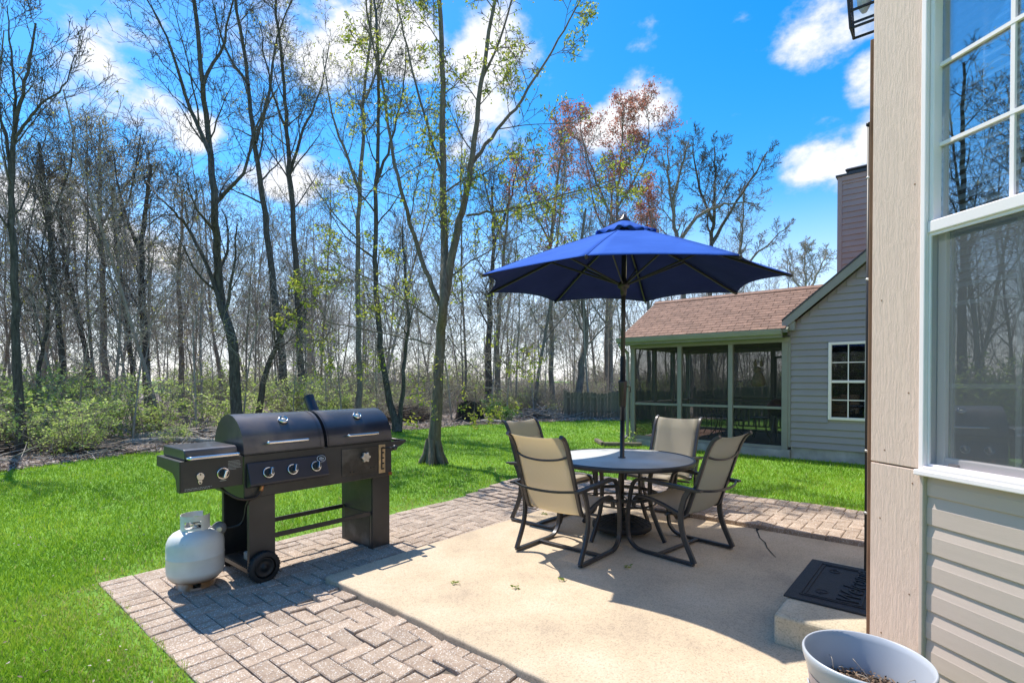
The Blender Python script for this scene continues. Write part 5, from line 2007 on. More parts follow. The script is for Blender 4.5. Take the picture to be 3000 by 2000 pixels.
# ------------------------------------------------------------------ fence, stump
def picket_fence(x0, x1, y0, y1, label, h=1.0):
    t = thing('picket_fence', label, 'fence', ((x0 + x1) / 2, (y0 + y1) / 2, 0), math.atan2(y1 - y0, x1 - x0))
    L = math.hypot(x1 - x0, y1 - y0)
    rng = random.Random(int(L * 10))
    mesh = bpy.data.meshes.new('picket')
    w, d = .112, .018
    pts = [(-w / 2, 0), (w / 2, 0), (w / 2, h - .035), (w * .2, h), (-w * .2, h), (-w / 2, h - .035)]
    v = [(x, -d / 2, z) for x, z in pts] + [(x, d / 2, z) for x, z in pts]
    n = len(pts)
    mesh.from_pydata(v, [], [tuple(range(n)), tuple(range(2 * n - 1, n - 1, -1))] + [(i, i + n, (i + 1) % n + n, (i + 1) % n) for i in range(n)])
    mesh.materials.append(M['fence'])
    x = -L / 2
    k = 0
    while x < L / 2:
        o = bpy.data.objects.new('picket', mesh); COL.objects.link(o)
        o.parent = t
        o.location = (x, -.014 if k % 2 == 0 else .014, .02)
        o.rotation_euler = (rng.gauss(0, .01), rng.gauss(0, .012), rng.gauss(0, .03))
        o.scale.z = rng.uniform(.96, 1.03) + .05 * math.sin(x * 1.6)
        x += .121; k += 1
    for z in (.25, .78):
        MB().box(-L / 2, L / 2, -.018, .018, z, z + .07).build('rail', M['fence'], t)
    x = -L / 2
    while x <= L / 2 + .01:
        MB().box(x - .05, x + .05, .04, .14, 0, h + .04).build('post', M['fence'], t); x += 1.9


picket_fence(1.95, 6.2, 19.1, 18.6, 'weathered dark wooden picket fence at the lawn end left of the porch')
picket_fence(7.0, 17.0, 20.0, 17.2, 'dark picket fence seen through the porch screens', 1.1)


def stump():
    t = thing('tree_stump', 'dark broad tree stump at the edge of the woods', 'tree stump', (-1.45, 17.5, 0))
    rng = np.random.default_rng(2)
    n = 40
    v, f = [], []
    prof = [(0, .62), (.08, .52), (.2, .45), (.42, .41), (.62, .38), (.72, .37)]
    for z, r in prof:
        for k in range(n):
            a = 2 * math.pi * k / n
            rr = r * (1 + .10 * math.sin(5 * a + 1) * (1.4 - z) + .05 * math.sin(13 * a) + .02 * rng.normal())
            v.append((rr * math.cos(a), rr * math.sin(a), z + (.05 * math.sin(3 * a) if z > .6 else 0)))
    for i in range(len(prof) - 1):
        for k in range(n):
            f.append((i * n + k, i * n + (k + 1) % n, (i + 1) * n + (k + 1) % n, (i + 1) * n + k))
    v.append((0, 0, .66)); c = len(v) - 1
    for k in range(n):
        f.append(((len(prof) - 1) * n + k, (len(prof) - 1) * n + (k + 1) % n, c))
    MB().add(v, f, True).build('bark', M['stump'], t)


stump()


# ------------------------------------------------------------------ trees
def tubes_np(polys, sides):
    """all polylines (pts K x 3, radii K) -> vertex and quad arrays"""
    groups = {}
    for p, r in polys:
        groups.setdefault(len(p), []).append((p, r))
    V, Q, off = [], [], 0
    for K, lst in groups.items():
        P = np.array([p for p, _ in lst]); Rr = np.array([r for _, r in lst])
        N = len(P)
        T = np.gradient(P, axis=1)
        T /= np.linalg.norm(T, axis=2, keepdims=True) + 1e-9
        main = P[:, -1] - P[:, 0]
        main /= np.linalg.norm(main, axis=1, keepdims=True) + 1e-9
        ref = np.where(np.abs(main[:, 2:3]) > .8, np.array([[1., 0, 0]]), np.array([[0, 0, 1.]]))[:, None, :]
        s = np.cross(T, ref); s /= np.linalg.norm(s, axis=2, keepdims=True) + 1e-9
        u = np.cross(s, T)
        a = np.arange(sides) * 2 * np.pi / sides
        ring = P[:, :, None] + Rr[:, :, None, None] * (s[:, :, None] * np.cos(a)[:, None] + u[:, :, None] * np.sin(a)[:, None])
        V.append(ring.reshape(-1, 3))
        n, k, q = np.meshgrid(np.arange(N), np.arange(K - 1), np.arange(sides), indexing='ij')
        b = off + (n * K + k) * sides
        q2 = (q + 1) % sides
        Q.append(np.stack([b + q, b + q2, b + sides + q2, b + sides + q], -1).reshape(-1, 4))
        off += N * K * sides
    return np.concatenate(V), np.concatenate(Q)


def grow(rng, p0, d0, L, r, level, P, out, tips):
    """recursive branching; out[level] collects polylines, tips the places where buds sit"""
    K = P['K'][level]
    pts = np.empty((K, 3)); pts[0] = p0
    d = np.array(d0, float); d /= np.linalg.norm(d)
    step = L / (K - 1)
    dirs = [d.copy()]
    for i in range(1, K):
        d = d + rng.normal(size=3) * P['wob'][level] + np.array((0, 0, P['up'][level]))
        d /= np.linalg.norm(d)
        pts[i] = pts[i - 1] + d * step
        dirs.append(d.copy())
    tt = np.linspace(0, 1, K)
    rad = r * (1 - tt * (1 - P['tip'][level]))
    out[level].append((pts, rad))
    branch_from(rng, pts, rad, dirs, L, level, P, out, tips)


def branch_from(rng, pts, rad, dirs, L, level, P, out, tips, tmin=None, count=None):
    if level + 1 >= P['levels']:
        tips.append(pts[-1]); tips.append(pts[len(pts) // 2])
        return
    n = count if count is not None else P['n'][level]
    n = max(1, int(round(n * rng.uniform(.8, 1.2))))
    t0 = P['t0'][level] if tmin is None else tmin
    K = len(pts)
    az = rng.random() * 6.28
    for k in range(n):
        t = t0 + (1 - t0) * (k + rng.random()) / n
        f = t * (K - 1); i = min(int(f), K - 2); w = f - i
        p = pts[i] * (1 - w) + pts[i + 1] * w
        r = rad[i] * (1 - w) + rad[i + 1] * w
        d = dirs[min(i + 1, K - 1)]
        az += 2.4 + rng.normal() * .5
        ref = np.array((1., 0, 0)) if abs(d[2]) > .8 else np.array((0, 0, 1.))
        s = np.cross(d, ref); s /= np.linalg.norm(s); u = np.cross(s, d)
        ang = P['ang'][level] * rng.uniform(.75, 1.25)
        nd = d * math.cos(ang) + (s * math.cos(az) + u * math.sin(az)) * math.sin(ang)
        ln = L * P['len'][level] * (1.15 - .65 * t) * rng.uniform(.7, 1.25)
        grow(rng, p, nd, ln, min(r * .72, r * P['rr'][level] * rng.uniform(.8, 1.2)), level + 1, P, out, tips)


TALL = dict(levels=5, K=[9, 7, 5, 4, 4], wob=[.05, .14, .17, .2, .2], up=[.03, .07, .05, .03, .02], tip=[.25, .25, .3, .4, .5], n=[16, 6, 4, 3, 0], t0=[.36, .2, .2, .15, 0],
            ang=[.75, .75, .8, .8, .8], len=[.36, .52, .55, .6, .5], rr=[.38, .46, .55, .62, .7])
OPEN = dict(TALL, levels=4, n=[12, 5, 4, 0, 0], wob=[.04, .07, .09, .12, .1], len=[.36, .45, .45, .5, .5], up=[.03, .10, .09, .05, .02])
FAR = dict(levels=4, K=[7, 6, 4, 4], wob=[.05, .14, .18, .2], up=[.03, .08, .05, .03], tip=[.25, .25, .35, .5], n=[14, 8, 7, 0], t0=[.35, .2, .15, 0],
           ang=[.7, .75, .8, .8], len=[.32, .5, .55, .5], rr=[.40, .48, .6, .7])
LIMB = dict(levels=4, K=[7, 7, 5, 4], wob=[.05, .09, .15, .2], up=[.03, .03, .03, .02], tip=[.2, .2, .3, .4], n=[10, 8, 6, 0], t0=[.2, .15, .2, 0],
            ang=[.7, .75, .75, .8], len=[.40, .42, .45, .5], rr=[.36, .48, .55, .6])


def assemble(name, label, cat, base, out, tips, bark, leafm, rng, group=None, leaf=None, rot=0.0, thick=2, twigmat=None, minr=0.0, roots=False):
    """trunk = bole and main limbs, crown = finer branches, twigs and buds"""
    t = thing(name, label, cat, base, rot, group)
    b = np.array(base)
    for lv in range(len(out)):
        if minr:
            out[lv] = [(p, np.maximum(r, minr)) for p, r in out[lv]]
    vs_, qs, off = [], [], 0
    for lv in range(min(thick, len(out))):
        if out[lv]:
            v, q = tubes_np(out[lv], 12 if lv == 0 else 6)
            vs_.append(v - b); qs.append(q + off); off += len(v)
    if roots:
        # flared root buttresses
        r0 = out[0][0][1][0]
        polys = []
        for k in range(6):
            a = 6.283 * k / 6 + rng.random() * .5
            c, s = math.cos(a), math.sin(a)
            polys.append((np.array([(r0 * .55 * c, r0 * .55 * s, .42), (r0 * .85 * c, r0 * .85 * s, .16), (r0 * 1.3 * c, r0 * 1.3 * s, .05), (r0 * 1.8 * c, r0 * 1.8 * s, -.03)]), np.array([r0 * .30, r0 * .42, r0 * .36, r0 * .12])))
        v, q = tubes_np(polys, 8)
        vs_.append(v); qs.append(q + off); off += len(v)
    np_mesh('trunk', np.concatenate(vs_), np.concatenate(qs), None, None, [bark], smooth=True, parent=t)
    vs_, qs, mi, rn, off = [], [], [], [], 0
    for lv in range(thick, len(out)):
        if out[lv]:
            v, q = tubes_np(out[lv], 4 if lv == thick else 3)
            vs_.append(v - b); qs.append(q + off); off += len(v); mi.append(np.zeros(len(q), int)); rn.append(np.zeros(len(v)))
    if leaf and leafm and tips:
        tp = np.array(tips)
        keep = rng.random(len(tp)) < leaf.get('keep', 1.0)
        tp = tp[keep]
        k = leaf['n']
        c = np.repeat(tp, k, 0) + rng.normal(size=(len(tp) * k, 3)) * leaf['spread']
        c[:, 2] -= leaf.get('droop', 0) * rng.random(len(c))
        v, q, r_ = leaf_quads(c, rng, leaf['l'], leaf['w'], flat=.1)
        vs_.append(v - b); qs.append(q + off); off += len(v); mi.append(np.ones(len(q), int)); rn.append(r_)
    if vs_:
        np_mesh('crown', np.concatenate(vs_), np.concatenate(qs), None, np.concatenate(rn), [twigmat or bark, leafm or bark], np.concatenate(mi), parent=t)
    return t


def path_tree(name, label, px, d, r0, r1, P, seed, bark, leafm=None, leaf=None, group=None, n=13, tmin=.3, Lref=None, extra=(), depth_jit=0.0, cat='tree', roots=False, minr=0.0045):
    """tree whose bole follows the given image columns and rows at depth d; extra = further stems [(path, r0, r1, n)]"""
    rng = np.random.default_rng(seed)
    out = [[] for _ in range(P['levels'])]; tips = []
    base = at(*px[0], d); base[2] = 0
    stems = [(px, r0, r1, n, tmin)] + list(extra)
    for si, (path, a, b, nn, tm) in enumerate(stems):
        pts = [at(x, y, d) for x, y in path]
        if si == 0:
            pts[0] = base.copy()
        for j, p in enumerate(pts):
            if j:
                k = rng.normal() * depth_jit * j / len(pts)
                sc_ = (p[1] + k) / p[1]
                p[:2] *= sc_; p[2] = EYE + (p[2] - EYE) * sc_
        c = np.array(curve(*pts, n=4))
        rad = a + (b - a) * np.linspace(0, 1, len(c)) ** .85
        if si == 0:
            rad[0] *= 1.35; rad[1] *= 1.12
        g = np.gradient(c, axis=0); g /= np.linalg.norm(g, axis=1, keepdims=True)
        c[1:-1] += rng.normal(size=(len(c) - 2, 3)) * .012 * (d / 10)
        out[0].append((c, rad))
        L = float(np.linalg.norm(np.diff(c, axis=0), axis=1).sum())
        branch_from(rng, c, rad, list(g), Lref or L, 0, P, out, tips, tm, nn)
    return assemble(name, label, cat, tuple(base), out, tips, bark, leafm, rng, group, leaf, roots=roots, minr=minr)


BD, BG, BP = M['bark_dark'], M['bark_grey'], M['bark_pale']

# the maple on the lawn
MAP = dict(LIMB); MAP['n'] = [13, 8, 6, 0]; MAP['len'] = [.30, .45, .48, .5]; MAP['rr'] = [.30, .45, .55, .6]; MAP['ang'] = [.85, .7, .75, .8]; MAP['up'] = [.03, .02, .0, -.02]
path_tree('maple_tree', 'young maple on the lawn with forked trunk and yellow green leaves', [(995, 1065), (1003, 900), (1012, 780), (1019, 690), (1022, 540), (1018, 380), (1017, 200), (1010, 0), (1003, -140)], 8.8, .108, .026, MAP, 21, M['bark'],
          M['maple_leaf'], dict(n=5, keep=.30, spread=.035, l=.055, w=.032, droop=.06), n=12, tmin=.36, Lref=4.2, roots=True, depth_jit=.3,
          extra=[([(1021, 690), (1045, 560), (1068, 460), (1087, 360), (1104, 200), (1130, 40), (1150, -110)], .075, .022, 10, .25),
                 ([(1083, 380), (1130, 320), (1185, 250), (1240, 165), (1295, 75), (1345, -20)], .036, .010, 9, .2),
                 ([(1106, 190), (1150, 90), (1185, -20), (1205, -90)], .024, .010, 5, .2),
                 ([(1013, 700), (985, 640), (950, 540), (920, 430), (900, 330), (880, 200), (850, 60), (835, -60)], .046, .012, 9, .2),
                 ([(1021, 420), (985, 300), (950, 170), (925, 60), (900, -50)], .026, .010, 7, .2),
                 ([(1072, 497), (1130, 487), (1200, 476), (1290, 450), (1380, 425), (1460, 390)], .022, .006, 8, .15),
                 ([(992, 790), (930, 775), (850, 760), (760, 740), (690, 715)], .016, .005, 7, .1),
                 ([(1000, 740), (930, 690), (850, 640), (770, 600), (720, 570)], .016, .005, 7, .1),
                 ([(1030, 640), (1100, 590), (1180, 550), (1260, 520)], .016, .005, 7, .1),
                 ([(1028, 770), (1075, 830), (1130, 880), (1190, 920)], .010, .004, 5, .1)])

HLEAF = dict(n=3, keep=.3, spread=.06, l=.05, w=.03)
path_tree('bare_tree', 'slim bare tree standing at the far left edge of the lawn', [(47, 1048), (42, 900), (38, 700), (32, 520), (34, 380), (45, 270), (70, 170), (90, 60)], 9.7, .085, .016, OPEN, 31, BD, n=11, tmin=.4, Lref=4.5,
          extra=[([(33, 420), (20, 330), (5, 250), (-10, 150)], .035, .012, 6, .2), ([(38, 330), (70, 280), (110, 235), (150, 205), (180, 130)], .03, .008, 7, .2), ([(40, 310), (40, 200), (30, 100), (25, 20)], .03, .008, 7, .2)])
path_tree('bare_tree', 'curved sapling just right of the slim tree at the far left', [(80, 960), (88, 860), (105, 770), (112, 690), (100, 600), (110, 500)], 13.0, .06, .012, TALL, 32, BD, n=10, tmin=.3, Lref=4)
path_tree('bare_tree', 'big dark bare tree with fissured trunk rising behind the side burner', [(545, 1000), (541, 900), (532, 780), (510, 700), (500, 580), (494, 440), (480, 300), (466, 160), (452, 0), (440, -120)], 12.5, .14, .03, TALL, 33, BD, n=16, tmin=.28, Lref=6.0, depth_jit=.5,
          extra=[([(522, 740), (480, 620), (430, 520), (395, 480), (340, 420)], .06, .012, 9, .2), ([(496, 470), (560, 400), (590, 300), (640, 210)], .05, .012, 8, .2), ([(488, 360), (440, 250), (400, 120), (340, 0)], .06, .015, 9, .15), ([(470, 200), (520, 100), (545, -30)], .045, .015, 7, .15)])
path_tree('bare_tree', 'thin tree leaning right beside the big dark trunk behind the grill', [(585, 985), (605, 880), (632, 800), (668, 730), (700, 690)], 13.2, .09, .03, TALL, 34, BD, n=9, tmin=.3, Lref=4.5)
path_tree('bare_tree', 'tall tree leaning left with its top reaching the upper frame, middle of the woods', [(660, 960), (645, 780), (625, 620), (603, 450), (585, 300), (568, 150), (545, 0), (530, -100)], 16.5, .13, .03, TALL, 35, BD, n=15, tmin=.4, Lref=6.5, depth_jit=.5,
          extra=[([(590, 330), (620, 220), (640, 90), (690, -20)], .06, .015, 8, .15), ([(575, 200), (520, 110), (490, 0)], .05, .015, 8, .15)])
path_tree('bare_tree', 'straight dark tree with yellow budding twigs left of the paired trunks', [(698, 970), (690, 800), (682, 640), (672, 470), (662, 330), (655, 200), (640, 40), (630, -80)], 18, .13, .03, TALL, 36, BD, M['yellow_bud'], dict(n=3, keep=.06, spread=.07, l=.07, w=.045), n=15, tmin=.4, Lref=6.5, depth_jit=.5,
          extra=[([(668, 400), (700, 300), (735, 220), (760, 100)], .06, .015, 8, .2), ([(660, 300), (620, 180), (600, 60)], .05, .015, 8, .2)])
path_tree('bare_tree', 'straight grey tree left of the maple with yellow budding crown', [(826, 985), (824, 800), (823, 600), (828, 420), (838, 250), (850, 100), (862, -60)], 15.0, .095, .025, TALL, 37, BG, M['yellow_bud'], dict(n=3, keep=.07, spread=.07, l=.06, w=.04), n=15, tmin=.35, Lref=6, depth_jit=.5,
          extra=[([(827, 440), (790, 340), (760, 240), (745, 120)], .05, .012, 8, .2), ([(842, 230), (880, 140), (930, 40)], .04, .012, 7, .2)])
path_tree('bare_tree', 'dark tree at the bed edge behind the grill, taller of the paired trunks', [(912, 990), (896, 920), (880, 840), (868, 740), (862, 600), (866, 430), (872, 280), (870, 120), (860, -40)], 14.2, .105, .03, TALL, 38, BD, M['yellow_bud'], dict(n=3, keep=.05, spread=.07, l=.06, w=.04), n=14, tmin=.4, Lref=6, depth_jit=.5,
          extra=[([(866, 420), (900, 330), (925, 220), (935, 100)], .045, .012, 8, .2)])
path_tree('bare_tree', 'slender trunk splaying right from the foot of the paired trunks', [(916, 992), (924, 900), (932, 800), (938, 720), (930, 620), (925, 520)], 14.3, .07, .02, TALL, 39, BD, n=10, tmin=.35, Lref=4.5)
k = 0
for px, d, r0, lab, sd in (
        ([(145, 950), (140, 800), (128, 650), (118, 520), (105, 420), (95, 330)], 15, .085, 'dark tree above the leafy bushes, second trunk from the left', 41),
        ([(215, 940), (195, 800), (168, 680), (150, 600), (140, 480)], 17, .085, 'trunk leaning left behind the bushes at the left of the woods', 42),
        ([(312, 950), (300, 800), (282, 660), (268, 540), (262, 430)], 18, .09, 'narrow leaning trunk behind the bushes left of the big dark tree', 43),
        ([(345, 960), (335, 840), (330, 700), (325, 580), (340, 470), (350, 380)], 17, .14, 'thick black trunk rising out of the bushes left of the grill', 44),
        ([(1122, 930), (1122, 800), (1128, 680), (1135, 560), (1130, 430)], 22, .17, 'stout dark trunk behind the umbrella rim, left of the stump bush', 45),
        ([(1145, 930), (1142, 800), (1148, 690), (1160, 560), (1170, 420)], 23, .15, 'stout trunk close behind another, right of the maple', 46),
        ([(1325, 940), (1333, 860), (1345, 760), (1338, 690), (1330, 600), (1345, 480)], 21, .17, 'crooked dark trunk growing behind the left end of the picket fence', 47),
        ([(1395, 940), (1392, 800), (1396, 680), (1400, 560), (1405, 430)], 25, .14, 'upright trunk behind the fence, right of the crooked trunk', 48)):
    path_tree('bare_tree', lab, px, d, r0, .04, FAR, sd, BD if sd < 46 else BG, n=13, tmin=.3, Lref=6, minr=.006, extra=[([(px[3][0], px[3][1]), (px[3][0] + (-1) ** k * 40, px[3][1] - 110), (px[3][0] + (-1) ** k * 60, px[3][1] - 230)], r0 * .4, .015, 9, .15)])
    k += 1
# budding trees
RB = dict(n=3, keep=.6, spread=.12, l=.09, w=.065)
path_tree('red_maple', 'tall maple in red bloom standing above the umbrella', [(1405, 960), (1402, 700), (1412, 560), (1420, 430), (1428, 330), (1432, 240)], 24, .12, .02, FAR, 51, BG, M['red_bud'], RB, n=18, tmin=.35, Lref=5.5, minr=.007,
          extra=[([(1412, 520), (1370, 420), (1340, 330), (1330, 270)], .06, .015, 10, .15), ([(1416, 480), (1465, 400), (1490, 320), (1480, 250)], .06, .015, 10, .15)])
path_tree('red_maple', 'smaller maple in red bloom left of the tall red one', [(1268, 960), (1265, 760), (1262, 600), (1272, 480), (1285, 380), (1290, 300)], 22, .12, .03, FAR, 52, BG, M['red_bud'], dict(RB, keep=.4), n=15, tmin=.35, Lref=5, minr=.007,
          extra=[([(1264, 560), (1220, 470), (1200, 380)], .05, .015, 8, .2)])
path_tree('red_maple', 'low maple in rusty red bloom right of the umbrella top', [(1490, 960), (1490, 760), (1488, 620), (1485, 520), (1490, 440)], 26, .12, .03, FAR, 53, BG, M['red_bud'], dict(RB, keep=.9), n=15, tmin=.4, Lref=4.4, minr=.007)
path_tree('golden_tree', 'tree with golden budding crown at the left of the woods', [(245, 960), (240, 760), (236, 600), (235, 470), (232, 370), (235, 310)], 19, .13, .03, FAR, 54, BG, M['gold_bud'], dict(n=3, keep=.55, spread=.16, l=.055, w=.038), n=18, tmin=.42, Lref=4.6, minr=.005,
          extra=[([(236, 560), (190, 460), (150, 400)], .05, .012, 8, .2), ([(236, 520), (290, 430), (330, 380)], .05, .012, 8, .2)])
path_tree('golden_tree', 'thin tree with dull golden buds behind the big dark trunk', [(420, 960), (415, 780), (412, 640), (418, 520), (422, 440)], 20, .11, .03, FAR, 55, BG, M['gold_bud'], dict(n=3, keep=.30, spread=.16, l=.055, w=.038), n=15, tmin=.3, Lref=4.6, minr=.006)
# bare trees above the porch roof
path_tree('bare_tree', 'bare tree leaning over the porch roof, nearest the umbrella', [(1590, 800), (1565, 620), (1552, 540), (1545, 470), (1560, 400), (1580, 330)], 30, .17, .04, FAR, 61, BG, n=13, tmin=.25, Lref=6.2, minr=.012,
          extra=[([(1555, 560), (1600, 500), (1660, 470), (1730, 470)], .13, .03, 9, .2), ([(1548, 500), (1535, 420), (1532, 340)], .10, .03, 8, .2)])
path_tree('bare_tree', 'bare tree with wide fan shaped crown above the porch roof', [(1630, 800), (1632, 600), (1638, 500), (1640, 420), (1638, 340)], 32, .17, .035, FAR, 62, BD, n=16, tmin=.3, Lref=6.4, minr=.012,
          extra=[([(1634, 560), (1680, 480), (1725, 410), (1760, 350)], .12, .03, 9, .2), ([(1636, 510), (1600, 420), (1590, 330)], .10, .03, 8, .2)])
path_tree('bare_tree', 'small bare tree over the porch ridge with one long low limb', [(1688, 800), (1692, 650), (1700, 560), (1705, 500), (1708, 440)], 34, .14, .03, FAR, 63, BG, n=14, tmin=.3, Lref=4.8, minr=.012,
          extra=[([(1690, 640), (1730, 590), (1770, 555), (1808, 520)], .10, .02, 8, .2)])
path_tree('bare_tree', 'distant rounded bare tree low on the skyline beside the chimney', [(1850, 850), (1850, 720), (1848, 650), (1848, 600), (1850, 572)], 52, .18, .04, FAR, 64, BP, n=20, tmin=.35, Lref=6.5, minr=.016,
          extra=[([(1849, 690), (1820, 630), (1805, 590)], .14, .04, 9, .2), ([(1849, 680), (1880, 620), (1895, 590)], .14, .04, 9, .2)])
# trees outside the left edge, mirrored in the window
path_tree('bare_tree', 'spreading bare tree mirrored in the house window', [(-700, 1080), (-695, 850), (-700, 650), (-690, 450), (-700, 300), (-690, 100), (-680, -150), (-690, -380)], 6.5, .17, .03, TALL, 71, BD, n=20, tmin=.25, Lref=5.0,
          extra=[([(-697, 560), (-780, 380), (-840, 200), (-880, -40)], .07, .015, 10, .15), ([(-695, 470), (-610, 280), (-560, 80), (-530, -120)], .07, .015, 10, .15), ([(-690, 250), (-760, 60), (-800, -160)], .05, .012, 9, .15)])
path_tree('bare_tree', 'second bare tree beyond the lawn, mirrored in the house window', [(-380, 1060), (-385, 850), (-380, 650), (-390, 450), (-385, 200), (-380, 0), (-385, -200)], 9.5, .14, .03, TALL, 72, BD, n=18, tmin=.3, Lref=5.0,
          extra=[([(-384, 520), (-440, 360), (-470, 180)], .06, .012, 9, .15)])


# the wood behind: many thin trunks from a few kinds
def wood():
    rng = np.random.default_rng(77)
    protos = []
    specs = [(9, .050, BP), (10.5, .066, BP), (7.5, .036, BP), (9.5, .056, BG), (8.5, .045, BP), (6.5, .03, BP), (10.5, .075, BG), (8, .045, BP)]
    for i, (h, r, bk) in enumerate(specs):
        out = [[] for _ in range(4)]; tips = []
        Q = dict(FAR); Q['n'] = [17, 6, 5, 0]; Q['t0'] = [.18, .2, .2, 0]
        grow(np.random.default_rng(100 + i), np.array((0., 0, 0)), np.array((rng.normal() * .06, rng.normal() * .06, 1.)), h, r, 0, Q, out, tips)
        leaf = dict(n=2, keep=.06, spread=.08, l=.07, w=.05)
        p = assemble('wood_tree', 'thin bare tree standing deep in the wood', 'tree', (0, 0, 0), out, tips, bk, (M['gold_bud'], M['yellow_bud'], M['brush_leaf'])[i % 3], np.random.default_rng(i), 'thin trees crowding the wood', leaf, minr=.006)
        protos.append(p)
    used = set()
    placed = []
    n = 0
    tries = 0
    while n < 296 and tries < 9000:
        tries += 1
        if n < 30:                                   # and behind the viewer
            q = R(rng.uniform(145, 260)); e = rng.uniform(15, 30)
            x, d = e * math.sin(q), e * math.cos(q)
        elif n < 72:                                   # the wood goes on outside the left edge, where the windows mirror it
            q = R(rng.uniform(-92, -50)); e = rng.uniform(14, 34)
            x, d = e * math.sin(q), e * math.cos(q)
        else:
            u = rng.uniform(-1.15, .56)
            d = rng.uniform(18, 46) if u > -.55 else rng.uniform(14, 40)
            if u > .30: d = rng.uniform(30, 56)
            x = u * d
        if n >= 30 and d < float(bed_y(x)) + 2.0:
            continue
        a, b = toHF(x, d)
        if b > -4.0 and 5 < a < 15.5:
            continue
        if any((x - q[0]) ** 2 + (d - q[1]) ** 2 < .8 for q in placed):
            continue
        placed.append((x, d))
        u_ = x / max(d, .5)
        i = int(rng.integers(0, len(protos)))
        o = protos[i] if i not in used else copy_tree(protos[i])
        used.add(i)
        o.location = (x, d, 0)
        s = rng.uniform(.75, 1.25)
        s *= 0.85 if d < 22 else 1.0
        o.scale = (s, s, s * rng.uniform(.85, 1.15))
        o.rotation_euler = (rng.normal() * .03, rng.normal() * .03, rng.random() * 6.28)
        if d < 0: sec = 'behind the viewer, mirrored in windows'
        elif u_ < -.98: sec = 'beyond the left edge of the lawn'
        elif u_ < -.62: sec = 'deep behind the leafy bushes on the left'
        elif u_ < -.40: sec = 'deep behind the big dark trunk and the grill'
        elif u_ < -.17: sec = 'deep behind the paired trunks left of the maple'
        elif u_ < .20: sec = 'deep behind the stump and the fence end'
        else: sec = 'far behind the screened porch'
        o['label'] = ('thin pale bare tree ', 'slender grey bare tree ', 'short pale bare sapling ', 'tall pale bare tree ')[(0, 3, 2, 1, 0, 2, 1, 0)[i]] + sec
        n += 1


wood()


# slight pale saplings with wide level branches along the front of the wood
def saplings():
    rng = np.random.default_rng(88)
    Q = dict(levels=4, K=[7, 7, 5, 4], wob=[.06, .10, .16, .2], up=[.03, .0, .0, .0], tip=[.3, .25, .35, .5], n=[11, 7, 4, 0], t0=[.2, .2, .2, 0], ang=[1.15, .75, .8, .8], len=[.62, .42, .45, .5], rr=[.42, .5, .6, .7])
    protos = []
    for i in range(3):
        out = [[] for _ in range(4)]; tips = []
        grow(np.random.default_rng(300 + i), np.array((0., 0, 0)), np.array((.1 * (i - 1), .05, 1.)), 3.1 + .5 * i, .026, 0, Q, out, tips)
        protos.append(assemble('sapling', 'x', 'tree', (0, 0, 0), out, tips, BP, M['yellow_bud'], np.random.default_rng(i), 'pale saplings in front of the wood', dict(n=2, keep=.05, spread=.05, l=.05, w=.03), minr=.0035))
    spots = [(-8.3, 11.4, 'bushes beside the slim left tree'), (-7.6, 12.6, 'bushes halfway to the grill'), (-6.7, 12.9, 'log left of the grill'), (-5.7, 13.6, 'big dark trunk, on its left'), (-5.2, 14.6, 'big dark trunk, behind it'),
             (-4.6, 14.2, 'grill smoke stack'), (-4.0, 15.6, 'paired trunks, on their left'), (-2.6, 16.6, 'dark pile of rotting branches'), (-2.0, 17.4, 'maple trunk, behind it'), (-.2, 18.7, 'low bush right of the stump'), (.8, 19.6, 'left end of the picket fence'), (-9.8, 11.8, 'bushes at the far left')]
    for k, (x, y, wh) in enumerate(spots):
        o = protos[k] if k < 3 else copy_tree(protos[k % 3])
        o.location = (x, y, 0)
        q = rng.uniform(.75, 1.2)
        o.scale = (q, q, q)
        o.rotation_euler = (0, 0, rng.random() * 6.28)
        o['label'] = 'slight pale sapling with level twigs by the ' + wh


saplings()


